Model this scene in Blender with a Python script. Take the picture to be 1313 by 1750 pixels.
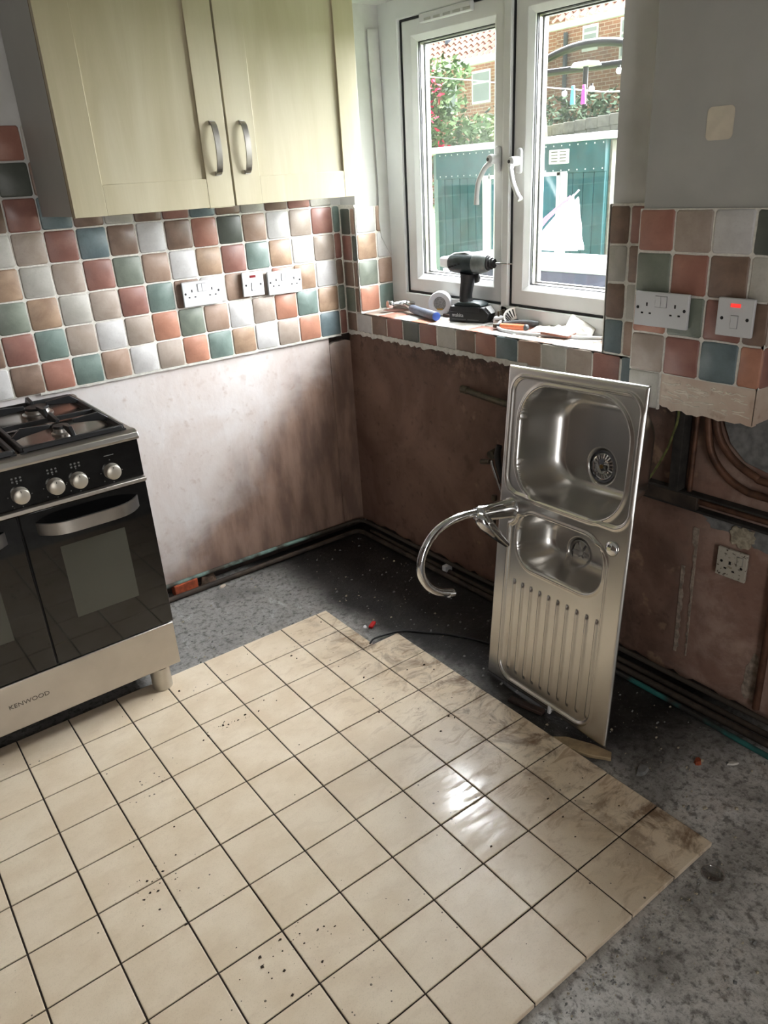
import bpy, bmesh, math, random
from mathutils import Vector, Matrix, Euler
for o in list(bpy.data.objects): bpy.data.objects.remove(o)
scene = bpy.context.scene
COL = scene.collection
PI = math.pi
random.seed(7)

# ------------------------------------------------------------------ camera
cam_d = bpy.data.cameras.new('camera'); cam = bpy.data.objects.new('camera', cam_d); COL.objects.link(cam)
cam_d.sensor_fit = 'VERTICAL'; cam_d.sensor_height = 36.0; cam_d.sensor_width = 27.0
cam_d.lens = 1302.1 / 1750 * 36; cam_d.clip_start = 0.02; cam_d.clip_end = 200
_yaw, _pit, _roll = 0.93922, -0.41584, -0.06339
_f = Vector((math.cos(_pit)*math.cos(_yaw), math.cos(_pit)*math.sin(_yaw), math.sin(_pit)))
_r = _f.cross(Vector((0, 0, 1))).normalized(); _u = _r.cross(_f)
_R = math.cos(_roll)*_r + math.sin(_roll)*_u; _U = -math.sin(_roll)*_r + math.cos(_roll)*_u
_m = Matrix((_R, _U, -_f)).transposed().to_4x4(); _m.translation = Vector((-1.89939, -2.77401, 1.54815))
cam.matrix_world = _m
scene.camera = cam

# ------------------------------------------------------------------ light and exposure
scene.view_settings.view_transform = 'Standard'; scene.view_settings.look = 'None'
scene.view_settings.gamma = 1.0; scene.view_settings.use_curve_mapping = False
scene.view_settings.exposure = 0.55
world = bpy.data.worlds.new('overcast_sky'); scene.world = world; world.use_nodes = True
_bg = world.node_tree.nodes['Background']; _bg.inputs[0].default_value = (0.93, 0.97, 1.0, 1); _bg.inputs[1].default_value = 1.15
sun_d = bpy.data.lights.new('sun', 'SUN'); sun = bpy.data.objects.new('sun', sun_d); COL.objects.link(sun)
sun_d.energy = 80.0; sun_d.angle = math.radians(115); sun_d.color = (0.955, 0.98, 1.0)
sun.rotation_euler = Vector((-0.76, -0.05, -0.60)).to_track_quat('-Z', 'Y').to_euler()
sun.location = (6, -1, 6)
# added fill lamp behind the camera, unseen, in front of the closed door
ar_d = bpy.data.lights.new('rear_fill_lamp', 'AREA'); ar = bpy.data.objects.new('rear_fill_lamp', ar_d); COL.objects.link(ar)
ar_d.shape = 'RECTANGLE'; ar_d.size = .75; ar_d.size_y = 1.9; ar_d.energy = 24; ar_d.color = (1.0, 0.98, 0.96)
ar.location = (-2.2, -4.52, 1.15); ar.rotation_euler = (math.radians(90), 0, 0)

# ------------------------------------------------------------------ helpers
def lin(c):
    c = [x/255 for x in c]
    return tuple(x/12.92 if x <= .04045 else ((x+.055)/1.055)**2.4 for x in c) + (1,)

class NT:
    def __init__(self, name):
        self.m = bpy.data.materials.new(name); self.m.use_nodes = True
        self.t = self.m.node_tree; self.b = self.t.nodes['Principled BSDF']; self.out = self.t.nodes['Material Output']
    def n(self, typ, **kw):
        k = self.t.nodes.new(typ)
        for a, v in kw.items(): setattr(k, a, v)
        return k
    def l(self, a, b): self.t.links.new(a, b)
    def val(self, sock, v):
        if hasattr(v, 'is_linked') or isinstance(v, bpy.types.NodeSocket): self.l(v, sock)
        else: sock.default_value = v
    def pos(self):
        if not hasattr(self, '_p'): self._p = self.n('ShaderNodeNewGeometry').outputs['Position']
        return self._p
    def obj(self):
        if not hasattr(self, '_o'): self._o = self.n('ShaderNodeTexCoord').outputs['Object']
        return self._o
    def rnd(self):
        if not hasattr(self, '_r'): self._r = self.n('ShaderNodeObjectInfo').outputs['Random']
        return self._r
    def sep(self, v):
        s = self.n('ShaderNodeSeparateXYZ'); self.l(v, s.inputs[0]); return s.outputs
    def scale(self, v, s):
        k = self.n('ShaderNodeMapping'); k.inputs['Scale'].default_value = s; self.l(v, k.inputs[0]); return k.outputs[0]
    def noise(self, v, scale, detail=4, rough=.55, dist=0.0, out=0):
        k = self.n('ShaderNodeTexNoise'); self.l(v, k.inputs['Vector'])
        k.inputs['Scale'].default_value = scale; k.inputs['Detail'].default_value = detail
        k.inputs['Roughness'].default_value = rough; k.inputs['Distortion'].default_value = dist
        return k.outputs[out]
    def vor(self, v, scale, feature='F1', out='Distance'):
        k = self.n('ShaderNodeTexVoronoi'); k.feature = feature; self.l(v, k.inputs['Vector']); k.inputs['Scale'].default_value = scale
        return k.outputs[out]
    def math(self, op, a, b=0.0, c=None):
        k = self.n('ShaderNodeMath'); k.operation = op; self.val(k.inputs[0], a); self.val(k.inputs[1], b)
        if c is not None: self.val(k.inputs[2], c)
        return k.outputs[0]
    def ss(self, v, a, b, lo=0.0, hi=1.0):
        k = self.n('ShaderNodeMapRange'); k.interpolation_type = 'SMOOTHSTEP'; self.l(v, k.inputs[0])
        k.inputs[1].default_value = a; k.inputs[2].default_value = b; k.inputs[3].default_value = lo; k.inputs[4].default_value = hi
        return k.outputs[0]
    def mix(self, f, a, b, mode='MIX'):
        k = self.n('ShaderNodeMix'); k.data_type = 'RGBA'; k.blend_type = mode
        self.val(k.inputs[0], f); self.val(k.inputs[6], a); self.val(k.inputs[7], b)
        return k.outputs[2]
    def bump(self, h, strength=.3, dist=.002):
        k = self.n('ShaderNodeBump'); k.inputs['Strength'].default_value = strength; k.inputs['Distance'].default_value = dist
        self.l(h, k.inputs['Height']); self.l(k.outputs[0], self.b.inputs['Normal'])
    def set(self, color=None, rough=None, metal=None, **kw):
        if color is not None: self.val(self.b.inputs['Base Color'], color)
        if rough is not None: self.val(self.b.inputs['Roughness'], rough)
        if metal is not None: self.val(self.b.inputs['Metallic'], metal)
        for k, v in kw.items(): self.val(self.b.inputs[k.replace('_', ' ')], v)
        return self.m

MATS = {}
def plain(name, rgb, rough=.5, metal=0.0, var=.08, scale=25.0, bump=0.0, **kw):
    if name in MATS: return MATS[name]
    t = NT(name); c = lin(rgb); d = tuple(x*(1-2.2*var) for x in c[:3])+(1,)
    n = t.noise(t.obj(), scale, 5)
    t.set(t.mix(t.ss(n, .3, .7), d, c), rough, metal, **kw)
    if bump: t.bump(n, bump, .002)
    MATS[name] = t.m
    return t.m

class MB:
    def __init__(s): s.v = []; s.f = []
    def add(s, vs, fs):
        b = len(s.v); s.v += [tuple(p) for p in vs]; s.f += [tuple(b+i for i in f) for f in fs]; return s
    def box(s, x0, x1, y0, y1, z0, z1):
        return s.add([(x0,y0,z0),(x1,y0,z0),(x1,y1,z0),(x0,y1,z0),(x0,y0,z1),(x1,y0,z1),(x1,y1,z1),(x0,y1,z1)],
                     [(0,3,2,1),(4,5,6,7),(0,1,5,4),(1,2,6,5),(2,3,7,6),(3,0,4,7)])
    def tube(s, pts, r, n=10, cap=True, flat=1.0):
        pts = [Vector(p) for p in pts]; rs = r if isinstance(r, (list, tuple)) else [r]*len(pts)
        T = []
        for i in range(len(pts)):
            a = pts[max(i-1, 0)]; b = pts[min(i+1, len(pts)-1)]; T.append((b-a).normalized())
        up = Vector((0, 0, 1)) if abs(T[0].z) < .9 else Vector((1, 0, 0))
        N = T[0].cross(up).normalized(); vs = []
        for i, p in enumerate(pts):
            N = (N - T[i]*N.dot(T[i])).normalized(); B = T[i].cross(N)
            for k in range(n):
                a = 2*PI*k/n; vs.append(p + N*math.cos(a)*rs[i] + B*math.sin(a)*rs[i]*flat)
        fs = []
        for i in range(len(pts)-1):
            for k in range(n): fs.append((i*n+k, i*n+(k+1) % n, (i+1)*n+(k+1) % n, (i+1)*n+k))
        if cap: fs += [tuple(range(n))[::-1], tuple((len(pts)-1)*n+k for k in range(n))]
        return s.add(vs, fs)
    def lathe(s, prof, n=24, o=(0,0,0), ax='z', cap=True):
        vs = []
        for (r, h) in prof:
            for k in range(n):
                a = 2*PI*k/n; c, d = r*math.cos(a), r*math.sin(a)
                p = {'z': (c, d, h), 'x': (h, c, d), 'y': (d, h, c)}[ax]; vs.append((p[0]+o[0], p[1]+o[1], p[2]+o[2]))
        fs = []
        for i in range(len(prof)-1):
            for k in range(n): fs.append((i*n+k, i*n+(k+1) % n, (i+1)*n+(k+1) % n, (i+1)*n+k))
        if cap:
            if prof[0][0] > 1e-6: fs.append(tuple(range(n))[::-1])
            if prof[-1][0] > 1e-6: fs.append(tuple((len(prof)-1)*n+k for k in range(n)))
        return s.add(vs, fs)
    def prism(s, out, fn, t0, t1):
        """out: 2D outline; fn(u, v, t) -> 3D point; extruded from t0 to t1"""
        n = len(out); vs = [fn(u, v, t0) for u, v in out] + [fn(u, v, t1) for u, v in out]
        return s.add(vs, [tuple(range(n))[::-1], tuple(range(n, 2*n))] + [(i, (i+1) % n, n+(i+1) % n, n+i) for i in range(n)])
    def sphere(s, c, r, n=12, m=8, sc=(1,1,1)):
        vs = [(c[0], c[1], c[2]-r*sc[2])]
        for i in range(1, m):
            a = PI*i/m
            for k in range(n):
                b = 2*PI*k/n; vs.append((c[0]+r*sc[0]*math.sin(a)*math.cos(b), c[1]+r*sc[1]*math.sin(a)*math.sin(b), c[2]-r*sc[2]*math.cos(a)))
        vs.append((c[0], c[1], c[2]+r*sc[2])); fs = []
        for k in range(n): fs.append((0, 1+(k+1) % n, 1+k))
        for i in range(m-2):
            for k in range(n): fs.append((1+i*n+k, 1+i*n+(k+1) % n, 1+(i+1)*n+(k+1) % n, 1+(i+1)*n+k))
        b = 1+(m-2)*n; e = len(vs)-1
        for k in range(n): fs.append((b+k, b+(k+1) % n, e))
        return s.add(vs, fs)
    def mesh(s, name, mat=None, smooth=0):
        me = bpy.data.meshes.new(name); me.from_pydata(s.v, [], s.f); me.validate()
        bm = bmesh.new(); bm.from_mesh(me); bmesh.ops.recalc_face_normals(bm, faces=bm.faces); bm.to_mesh(me); bm.free()
        if mat: me.materials.append(mat)
        if smooth:
            for p in me.polygons: p.use_smooth = True
            me.set_sharp_from_angle(angle=math.radians(smooth))
        return me
    def build(s, name, mat, parent=None, smooth=0, bevel=0, seg=2):
        return link(name, s.mesh(name, mat, smooth), parent, bevel, seg)

def link(name, me, parent=None, bevel=0, seg=2):
    o = bpy.data.objects.new(name, me); COL.objects.link(o)
    if parent: o.parent = parent
    if bevel:
        m = o.modifiers.new('bevel', 'BEVEL'); m.width = bevel; m.segments = seg; m.limit_method = 'ANGLE'; m.angle_limit = math.radians(35)
        if not me.polygons[0].use_smooth:
            for p in me.polygons: p.use_smooth = True
        me.set_sharp_from_angle(angle=math.radians(38))
    return o
def tag(o, label, cat, group=None, kind=None):
    o['label'] = label; o['category'] = cat
    if group: o['group'] = group
    if kind: o['kind'] = kind
    return o
def thing(name, label, cat, loc=(0,0,0), rot=(0,0,0), group=None):
    o = bpy.data.objects.new(name, None); COL.objects.link(o); o.empty_display_size = .05
    o.location = loc; o.rotation_euler = rot
    return tag(o, label, cat, group)
def struct(o): o['kind'] = 'structure'; return o
def text_mesh(txt, size, mat, depth=.0004):
    c = bpy.data.curves.new('lettering', 'FONT'); c.body = txt; c.size = size; c.extrude = depth; c.align_x = 'CENTER'; c.align_y = 'CENTER'
    c.resolution_u = 3
    o = bpy.data.objects.new('lettering', c); COL.objects.link(o)
    dg = bpy.context.evaluated_depsgraph_get(); me = bpy.data.meshes.new_from_object(o.evaluated_get(dg))
    bpy.data.objects.remove(o); bpy.data.curves.remove(c); me.materials.clear(); me.materials.append(mat)
    return me
def smooth_path(pts, k=6):
    """Catmull-Rom through the points"""
    P = [Vector(p) for p in pts]; P = [P[0]*2-P[1]] + P + [P[-1]*2-P[-2]]; out = []
    for i in range(1, len(P)-2):
        for j in range(k):
            t = j/k; a, b, c, d = P[i-1], P[i], P[i+1], P[i+2]
            out.append(.5*((2*b)+(c-a)*t+(2*a-5*b+4*c-d)*t*t+(3*b-a-3*c+d)*t**3))
    out.append(P[-2]); return out

# ------------------------------------------------------------------ materials
def m_paint():
    t = NT('white_wall_paint'); n = t.noise(t.pos(), 6, 5); n2 = t.noise(t.pos(), 60, 3)
    t.set(t.mix(t.ss(n, .35, .7), lin((186,186,182)), lin((203,203,200))), .7); t.bump(n2, .12, .001); return t.m
M_paint = m_paint()
M_nib = plain('grey_wall_paint', (172,172,167), .7, 0, .05, 5, .05)
def m_plaster(name, light, mid, dark, streak=1.0):
    t = NT(name); p = t.pos()
    n = t.noise(p, 3.2, 6, .6, .6); n2 = t.noise(t.scale(p, (14, 14, 3.0)), 1.0, 5, .6, .4); n3 = t.noise(p, 38, 4)
    c = t.mix(t.ss(n, .32, .68), lin(mid), lin(light)); c = t.mix(t.math('MULTIPLY', t.ss(n2, .5, .72), .6*streak), c, lin(light))
    c = t.mix(t.math('MULTIPLY', t.ss(n3, .56, .8), .5), c, lin(dark))
    n4 = t.noise(p, 9, 3); c = t.mix(t.math('MULTIPLY', t.ss(n4, .62, .72), .35), c, lin(dark))
    t.set(c, .75); t.bump(t.math('ADD', n3, n2), .35, .003); return t
def m_plasterA():
    t = m_plaster('pink_plaster', (210,205,203), (198,187,181), (168,146,134))
    # damp browning plus the sill's soft diagonal shade, painted into the plaster colour
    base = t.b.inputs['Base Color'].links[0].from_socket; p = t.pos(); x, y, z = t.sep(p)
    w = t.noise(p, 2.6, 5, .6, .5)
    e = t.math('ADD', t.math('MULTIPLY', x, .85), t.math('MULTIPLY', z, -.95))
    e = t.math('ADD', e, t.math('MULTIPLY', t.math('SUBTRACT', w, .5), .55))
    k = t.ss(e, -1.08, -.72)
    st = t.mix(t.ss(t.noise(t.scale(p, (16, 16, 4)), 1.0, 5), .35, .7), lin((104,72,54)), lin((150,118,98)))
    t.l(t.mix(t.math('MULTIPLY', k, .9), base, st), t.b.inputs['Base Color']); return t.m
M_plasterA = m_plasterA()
M_plasterB = m_plaster('brown_plaster', (126,98,84), (98,72,60), (44,32,26), .5)
def m_plasterB():
    t = M_plasterB; base = t.b.inputs['Base Color'].links[0].from_socket; p = t.pos(); x, y, z = t.sep(p)
    # soot and mould where the pipes ran, and a crust along the top edge
    n = t.noise(p, 5.5, 6, .65, .5); n2 = t.noise(p, 22, 5, .7)
    a = t.math('MULTIPLY', t.ss(y, -.72, -1.0), t.ss(y, -1.74, -1.5)); k1 = t.math('MULTIPLY', a, t.ss(n, .38, .6))
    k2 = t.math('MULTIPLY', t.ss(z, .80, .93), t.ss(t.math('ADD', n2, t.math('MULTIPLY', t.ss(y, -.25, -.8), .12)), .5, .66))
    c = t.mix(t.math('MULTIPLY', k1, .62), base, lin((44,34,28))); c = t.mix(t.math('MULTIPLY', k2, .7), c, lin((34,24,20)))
    k3 = t.math('MULTIPLY', t.ss(t.noise(p, 12, 4), .6, .68), t.ss(y, -.55, -.85)); c = t.mix(t.math('MULTIPLY', k3, .4), c, lin((164,134,106)))
    dry = t.math('MULTIPLY', t.ss(t.math('ADD', y, t.math('MULTIPLY', t.math('SUBTRACT', n, .5), .3)), -1.58, -1.78), t.ss(n2, .3, .6, .5, .85))
    c = t.mix(dry, c, t.mix(t.ss(n, .4, .65), lin((142,110,96)), lin((176,150,136))))
    t.l(c, t.b.inputs['Base Color']); return t.m
M_plasterB = m_plasterB()
M_boxplaster = m_plaster('adhesive_scarred_plaster', (212,200,184), (192,168,150), (150,120,100)).m
M_bare = m_plaster('stripped_wall_plaster', (112,98,88), (92,76,66), (60,48,42)).m
M_ridge = plain('pale_adhesive', (226,217,202), .85, 0, .08, 60)
M_brickcore = plain('dark_masonry', (58,46,40), .9, 0, .25, 30, .6)
M_grout = plain('white_grout', (222,219,210), .85, 0, .08, 120, .3)
M_adh = plain('white_sealant', (206,204,196), .7, 0, .1, 60, .4)
M_cement = plain('grey_cement', (128,128,126), .9, 0, .2, 40, .6)
M_mortar = plain('cream_mortar', (178,168,146), .9, 0, .22, 90, .8)
def m_tile(name, rgb, alt):
    ds = lambda c: tuple(int(.70*x+.30*(.3*c[0]+.55*c[1]+.15*c[2])) for x in c)
    rgb, alt = ds(rgb), ds(alt)
    t = NT(name); o = t.obj(); r = t.rnd()
    off = t.n('ShaderNodeVectorMath'); off.operation = 'ADD'; t.l(o, off.inputs[0])
    sc = t.n('ShaderNodeCombineXYZ'); t.l(t.math('MULTIPLY', r, 37.0), sc.inputs[0]); t.l(t.math('MULTIPLY', r, 91.0), sc.inputs[1]); t.l(sc.outputs[0], off.inputs[1])
    v = off.outputs[0]
    n = t.noise(v, 16, 5, .6, .4); n2 = t.noise(v, 140, 3)
    c = t.mix(t.ss(n, .34, .68), lin(alt), lin(rgb)); c = t.mix(t.math('MULTIPLY', t.ss(n2, .5, .75), .18), c, lin(tuple(int(x*.7) for x in rgb)))
    c = t.mix(t.ss(r, 0, 1, 0, .22), c, lin(tuple(int(x*.82) for x in alt)))
    t.set(c, t.ss(n, .3, .7, .34, .5)); t.bump(t.math('ADD', n, t.math('MULTIPLY', n2, .25)), .22, .003); return t.m
TILE = {k: m_tile('tile_'+k, a, b) for k, a, b in [
    ('terra', (186,118,94), (170,104,82)), ('red', (168,104,88), (150,92,78)), ('orange', (204,130,98), (188,116,86)),
    ('ochre', (186,148,112), (160,122,92)), ('tan', (176,142,118), (160,124,100)), ('taupe', (176,158,142), (162,142,126)),
    ('brown', (144,112,90), (126,96,76)), ('lgrey', (204,203,200), (192,189,186)), ('cream', (192,188,176), (176,172,158)),
    ('green', (128,138,120), (112,122,106)), ('teal', (118,142,132), (102,126,118)), ('blue', (106,128,134), (92,112,118)), ('dgreen', (92,98,86), (80,86,76))]}
M_white = plain('white_plastic', (208,209,210), .35, 0, .02, 10)
M_upvc = plain('white_upvc', (214,216,214), .3, 0, .03, 8)
M_black = plain('black_plastic', (22,22,23), .4, 0, .15, 40)
M_rubber = plain('black_gasket', (16,17,20), .5, 0, .1, 40)
M_gap_shade = plain('shadow_grey_gap', (120,121,122), .6, 0, .05, 20)
M_hole = plain('dark_hole', (8,8,8), .8, 0, .1, 40)
M_steel = plain('brushed_steel', (188,184,178), .33, 1.0, .05, 14)
M_plinth = plain('satin_steel', (196,190,182), .42, 1.0, .06, 6)
M_chrome = plain('chrome', (215,216,218), .08, 1.0, .02, 10)
M_copper = plain('tarnished_copper', (112,78,60), .55, .4, .3, 18, .3)
M_brass = plain('grimy_brass', (92,84,68), .55, .4, .25, 40, .3)
def m_verd():
    t = NT('verdigris_pipe'); p = t.pos(); n = t.noise(p, 7, 4); x = t.sep(p)[0]
    k = t.math('MULTIPLY', t.ss(n, .42, .6), t.ss(x, -.22, -.36)); t.set(t.mix(k, lin((60,52,44)), lin((122,148,140))), .8); t.bump(n, .3, .002); return t.m
M_verd = m_verd()
M_pipegrime = plain('grimy_pipe', (70,58,48), .75, .1, .3, 20, .4)
M_silver = plain('knob_silver', (190,184,172), .38, .7, .03, 20)
M_bodyblack = plain('black_enamel', (18,18,19), .3, 0, .1, 10)
M_hob = plain('hob_steel', (150,142,134), .2, 1.0, .06, 8)
M_grate = plain('cast_iron_black', (22,23,25), .42, 0, .2, 60, .2)
def m_gloss():
    t = NT('black_oven_glass'); t.set(lin((9,9,10)), .05, 0.0); t.b.inputs['Coat Weight'].default_value = .3; return t.m
M_ovenglass = m_gloss()
def m_ovenwin():
    t = NT('oven_window_glass'); n = t.noise(t.obj(), 5, 2); t.set(t.mix(n, lin((64,65,58)), lin((74,75,68))), .07); return t.m
M_ovenwin = m_ovenwin()
def m_wood():
    t = NT('maple_veneer'); p = t.obj()
    n = t.noise(t.scale(p, (9, 9, .9)), 1.0, 5, .55, .6); g = t.noise(t.scale(p, (220, 220, 6)), 1.0, 3); k = t.noise(t.scale(p, (3, 3, 1.2)), 1.0, 3)
    c = t.mix(t.ss(n, .3, .7), lin((178,168,140)), lin((196,188,163))); c = t.mix(t.math('MULTIPLY', g, .25), c, lin((164,157,126)))
    c = t.mix(t.math('MULTIPLY', t.ss(k, .55, .75), .3), c, lin((166,158,126)))
    t.set(c, .42); t.bump(g, .08, .0006); return t.m
M_wood = m_wood()
M_wdoor = plain('painted_door', (150,148,142), .5, 0, .04, 5)
M_carcass = plain('white_melamine', (176,176,172), .5, 0, .03, 6)
M_edge = plain('carcass_edge', (120,100,70), .6, 0, .1, 20)
def m_glass():
    t = NT('window_glass'); tr = t.n('ShaderNodeBsdfTransparent'); gl = t.n('ShaderNodeBsdfGlossy'); gl.inputs['Roughness'].default_value = .02
    df = t.n('ShaderNodeBsdfDiffuse'); df.inputs[0].default_value = (.85, .88, .9, 1)
    m1 = t.n('ShaderNodeMixShader'); m1.inputs[0].default_value = .05; t.l(tr.outputs[0], m1.inputs[1]); t.l(gl.outputs[0], m1.inputs[2])
    d = t.noise(t.obj(), 5, 4); sp = t.vor(t.obj(), 26)
    spot = t.math('MULTIPLY', t.ss(sp, .10, .06), t.ss(t.noise(t.obj(), 14, 2), .5, .62))
    f = t.math('ADD', t.ss(d, .3, .8, .015, .05), t.math('MULTIPLY', spot, .2))
    m2 = t.n('ShaderNodeMixShader'); t.l(f, m2.inputs[0]); t.l(m1.outputs[0], m2.inputs[1]); t.l(df.outputs[0], m2.inputs[2])
    t.l(m2.outputs[0], t.out.inputs[0]); return t.m
M_glass = m_glass()
def m_floor_tile():
    t = NT('cream_floor_tile'); p = t.pos(); x, y, z = t.sep(p); r = t.rnd()
    n = t.noise(p, 9, 5); fine = t.noise(p, 420, 2)
    c = t.mix(t.ss(n, .3, .7), lin((214,196,170)), lin((226,211,188)))
    c = t.mix(t.math('MULTIPLY', t.ss(fine, .52, .7), .22), c, lin((168,148,120)))
    c = t.mix(t.ss(r, 0, 1, 0, .12), c, lin((206,184,158)))
    # dirty smears, strongest along the lifted right-hand edge
    sm = t.noise(t.scale(p, (13, 30, 1)), 1.0, 7, .68, 1.0); edge = t.ss(x, -1.05, -.52)
    k = t.math('MULTIPLY', t.ss(sm, .50, .66), t.math('ADD', t.math('MULTIPLY', edge, .52), .08))
    c = t.mix(k, c, lin((152,120,86)))
    gr = t.noise(p, 8, 6, .7, .8); edge2 = t.ss(x, -.80, -.50)
    c = t.mix(t.math('MULTIPLY', t.ss(gr, .46, .64), t.math('MULTIPLY', edge2, .85)), c, lin((100,72,48)))
    # specks of grit trodden in
    v = t.vor(p, 80); msk = t.ss(t.noise(p, 3.5, 3), .47, .62)
    rr = t.vor(p, 80, out='Color'); rs = t.n('ShaderNodeSeparateColor'); t.l(rr, rs.inputs[0])
    thr = t.math('MULTIPLY', t.math('POWER', rs.outputs[0], 6.0), .24)
    sp = t.math('LESS_THAN', v, t.math('MULTIPLY', thr, msk)); c = t.mix(t.math('MULTIPLY', sp, .85), c, lin((60,46,36)))
    # a freshly wiped wet patch, glossier than the rest
    ex = t.math('MULTIPLY', t.math('ADD', x, .845), 10.0); ey = t.math('MULTIPLY', t.math('ADD', y, 1.63), 5.2)
    rd = t.math('SQRT', t.math('ADD', t.math('MULTIPLY', ex, ex), t.math('MULTIPLY', ey, ey)))
    wet = t.math('MULTIPLY', t.ss(rd, 1.25, .3), t.ss(t.noise(t.scale(p, (10, 46, 1)), 1.0, 5, .6, .8), .40, .56))
    t.set(c, t.math('SUBTRACT', t.ss(sm, .4, .7, .30, .46), t.math('MULTIPLY', wet, .22))); t.bump(t.math('ADD', fine, t.math('MULTIPLY', n, .5)), .06, .0008); return t.m
M_ftile = m_floor_tile()
M_bed = plain('dark_floor_grout', (52,42,36), .9, 0, .2, 60, .3)
def m_slab():
    t = NT('bitumen_stained_concrete'); p = t.pos(); x, y, z = t.sep(p)
    n = t.noise(p, 7, 8, .65, .6); n2 = t.noise(p, 45, 6, .65); n3 = t.noise(p, 1.7, 4, .5, .5); n4 = t.noise(t.scale(p, (16, 7, 1)), 1.0, 6, .7, 1.2)
    c = t.mix(t.ss(n, .35, .65), lin((160,157,152)), lin((202,200,196)))
    c = t.mix(t.math('MULTIPLY', t.ss(n4, .55, .68), .65), c, lin((212,212,210)))
    c = t.mix(t.math('MULTIPLY', t.ss(n2, .47, .66), .72), c, lin((74,70,66)))
    c = t.mix(t.math('MULTIPLY', t.ss(n, .56, .7), .35), c, lin((128,104,80)))
    n5 = t.noise(p, 130, 4, .7); c = t.mix(t.math('MULTIPLY', t.ss(n5, .5, .68), .45), c, lin((58,55,52)))
    c = t.mix(t.math('MULTIPLY', t.ss(t.noise(p, 3.1, 5, .6, .8), .5, .64), .35), c, lin((96,92,88)))
    # thin grey-black residue in the strip behind the tiles
    c = t.mix(t.math('MULTIPLY', t.ss(y, -.66, -.48), t.ss(n, .3, .62, .25, .62)), c, lin((58,56,54)))
    # black bitumen left along the window wall and into the corner
    wv = t.math('MULTIPLY', t.math('SUBTRACT', n3, .5), .55)
    a = t.ss(t.math('ADD', x, wv), -.66, -.46); b = t.ss(t.math('ADD', y, t.math('MULTIPLY', wv, 1.2)), -2.06, -1.72)
    k = t.math('MULTIPLY', a, b)
    k = t.math('MULTIPLY', k, t.ss(n2, .2, .45, .8, 1.0))
    blk = t.mix(t.ss(n, .4, .68), lin((14,13,13)), lin((38,36,34)))
    t.set(t.mix(k, c, blk), t.ss(k, 0, 1, .8, .55)); t.bump(t.math('ADD', n2, t.math('MULTIPLY', n, 1.5)), .6, .006); return t.m
M_slab = m_slab()

# ------------------------------------------------------------------ the room shell
PT = 0.1035                      # wall tile pitch
Z0 = 0.928                       # foot of the tiling on the back wall
X12 = -0.036
TT = 0.008                       # tile thickness
floor = struct(MB().box(-3.4, .30, -4.6, .12, -.12, 0).build('floor', M_slab))
ceiling = struct(MB().box(-3.4, .31, -4.6, .12, 2.4, 2.5).build('ceiling', M_paint))
# back wall (with the cooker and the cupboard)
wA = MB(); wA.box(-3.4, .31, .035, .14, 0, 2.4)
wall_back = struct(wA.build('wall_back', M_brickcore))
def ragged_panel(u0, u1, z0, z1, fn, t0, t1, name, mat, parent, amp=.008, step=.03, seed=1, side='bottom', bevel=0):
    rnd = random.Random(seed); out = []
    n = max(2, int((u1-u0)/step))
    for i in range(n+1): out.append((u0+(u1-u0)*i/n, z0+(rnd.uniform(-amp, amp) if side in ('bottom', 'both') else 0)))
    for i in range(n+1): out.append((u1-(u1-u0)*i/n, z1+(rnd.uniform(-amp, amp) if side in ('top', 'both') else 0)))
    return MB().prism(out, fn, t0, t1).build(name, mat, parent, bevel=bevel)
fA = lambda u, v, t: (u, t, v)
fB = lambda u, v, t: (t, u, v)
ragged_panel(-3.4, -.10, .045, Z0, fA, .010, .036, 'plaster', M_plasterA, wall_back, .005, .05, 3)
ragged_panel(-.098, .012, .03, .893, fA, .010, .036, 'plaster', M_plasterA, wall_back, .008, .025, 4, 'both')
MB().box(-3.4, .31, .004, .036, Z0+5*PT+.001, 2.4).build('painted_plaster', M_paint, wall_back)
MB().box(-3.4, X12-12.0*PT, .0035, .036, Z0+5*PT, Z0+8*PT).build('tile_backing', M_grout, wall_back)
MB().box(-3.4, .31, .0030, .036, Z0, Z0+5*PT+.002).build('grout', M_grout, wall_back, bevel=.001)
# window wall
wB = MB()
OY0, OY1, OZ0, OZ1 = -.10, -1.342, 1.014, 2.13
wB.box(.035, .31, -4.6, .14, 0, .93)
wB.box(.010, .31, OY0, .14, .93, 2.4); wB.box(.010, .31, -4.6, OY1, .93, 2.4)
wB.box(.010, .31, OY1, OY0, .93, OZ0); wB.box(.010, .31, OY1, OY0, OZ1, 2.4)
wall_right = struct(wB.build('wall_right', M_paint))
ragged_panel(-4.6, .012, .036, .945, fB, .012, .036, 'plaster', M_plasterB, wall_right, .010, .035, 5)
MB().box(.030, .036, -4.6, .012, 0, .06).build('wall_foot', M_brickcore, wall_right)
MB().box(.002, .0105, OY0-.001, .02, .935, Z0+5*PT).build('grout', M_grout, wall_right)
MB().box(.002, .0105, OY1-.18, OY0, .940, 1.0195).build('grout', M_grout, wall_right)
MB().box(.002, .0105, OY1-.18, OY1+.002, 1.01, 1.438).build('grout', M_grout, wall_right)
MB().box(.002, .19, OY0-.0055, OY0+.002, 1.018, 1.436).build('grout', M_grout, wall_right)
MB().box(.002, .19, OY1+.001, OY0, 1.0135, 1.0195).build('grout', M_grout, wall_right)
# side of the right-hand reveal is tiled too
MB().box(.002, .19, OY1-.002, OY1+.0055, 1.018, 1.436).build('grout', M_grout, wall_right)
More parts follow.
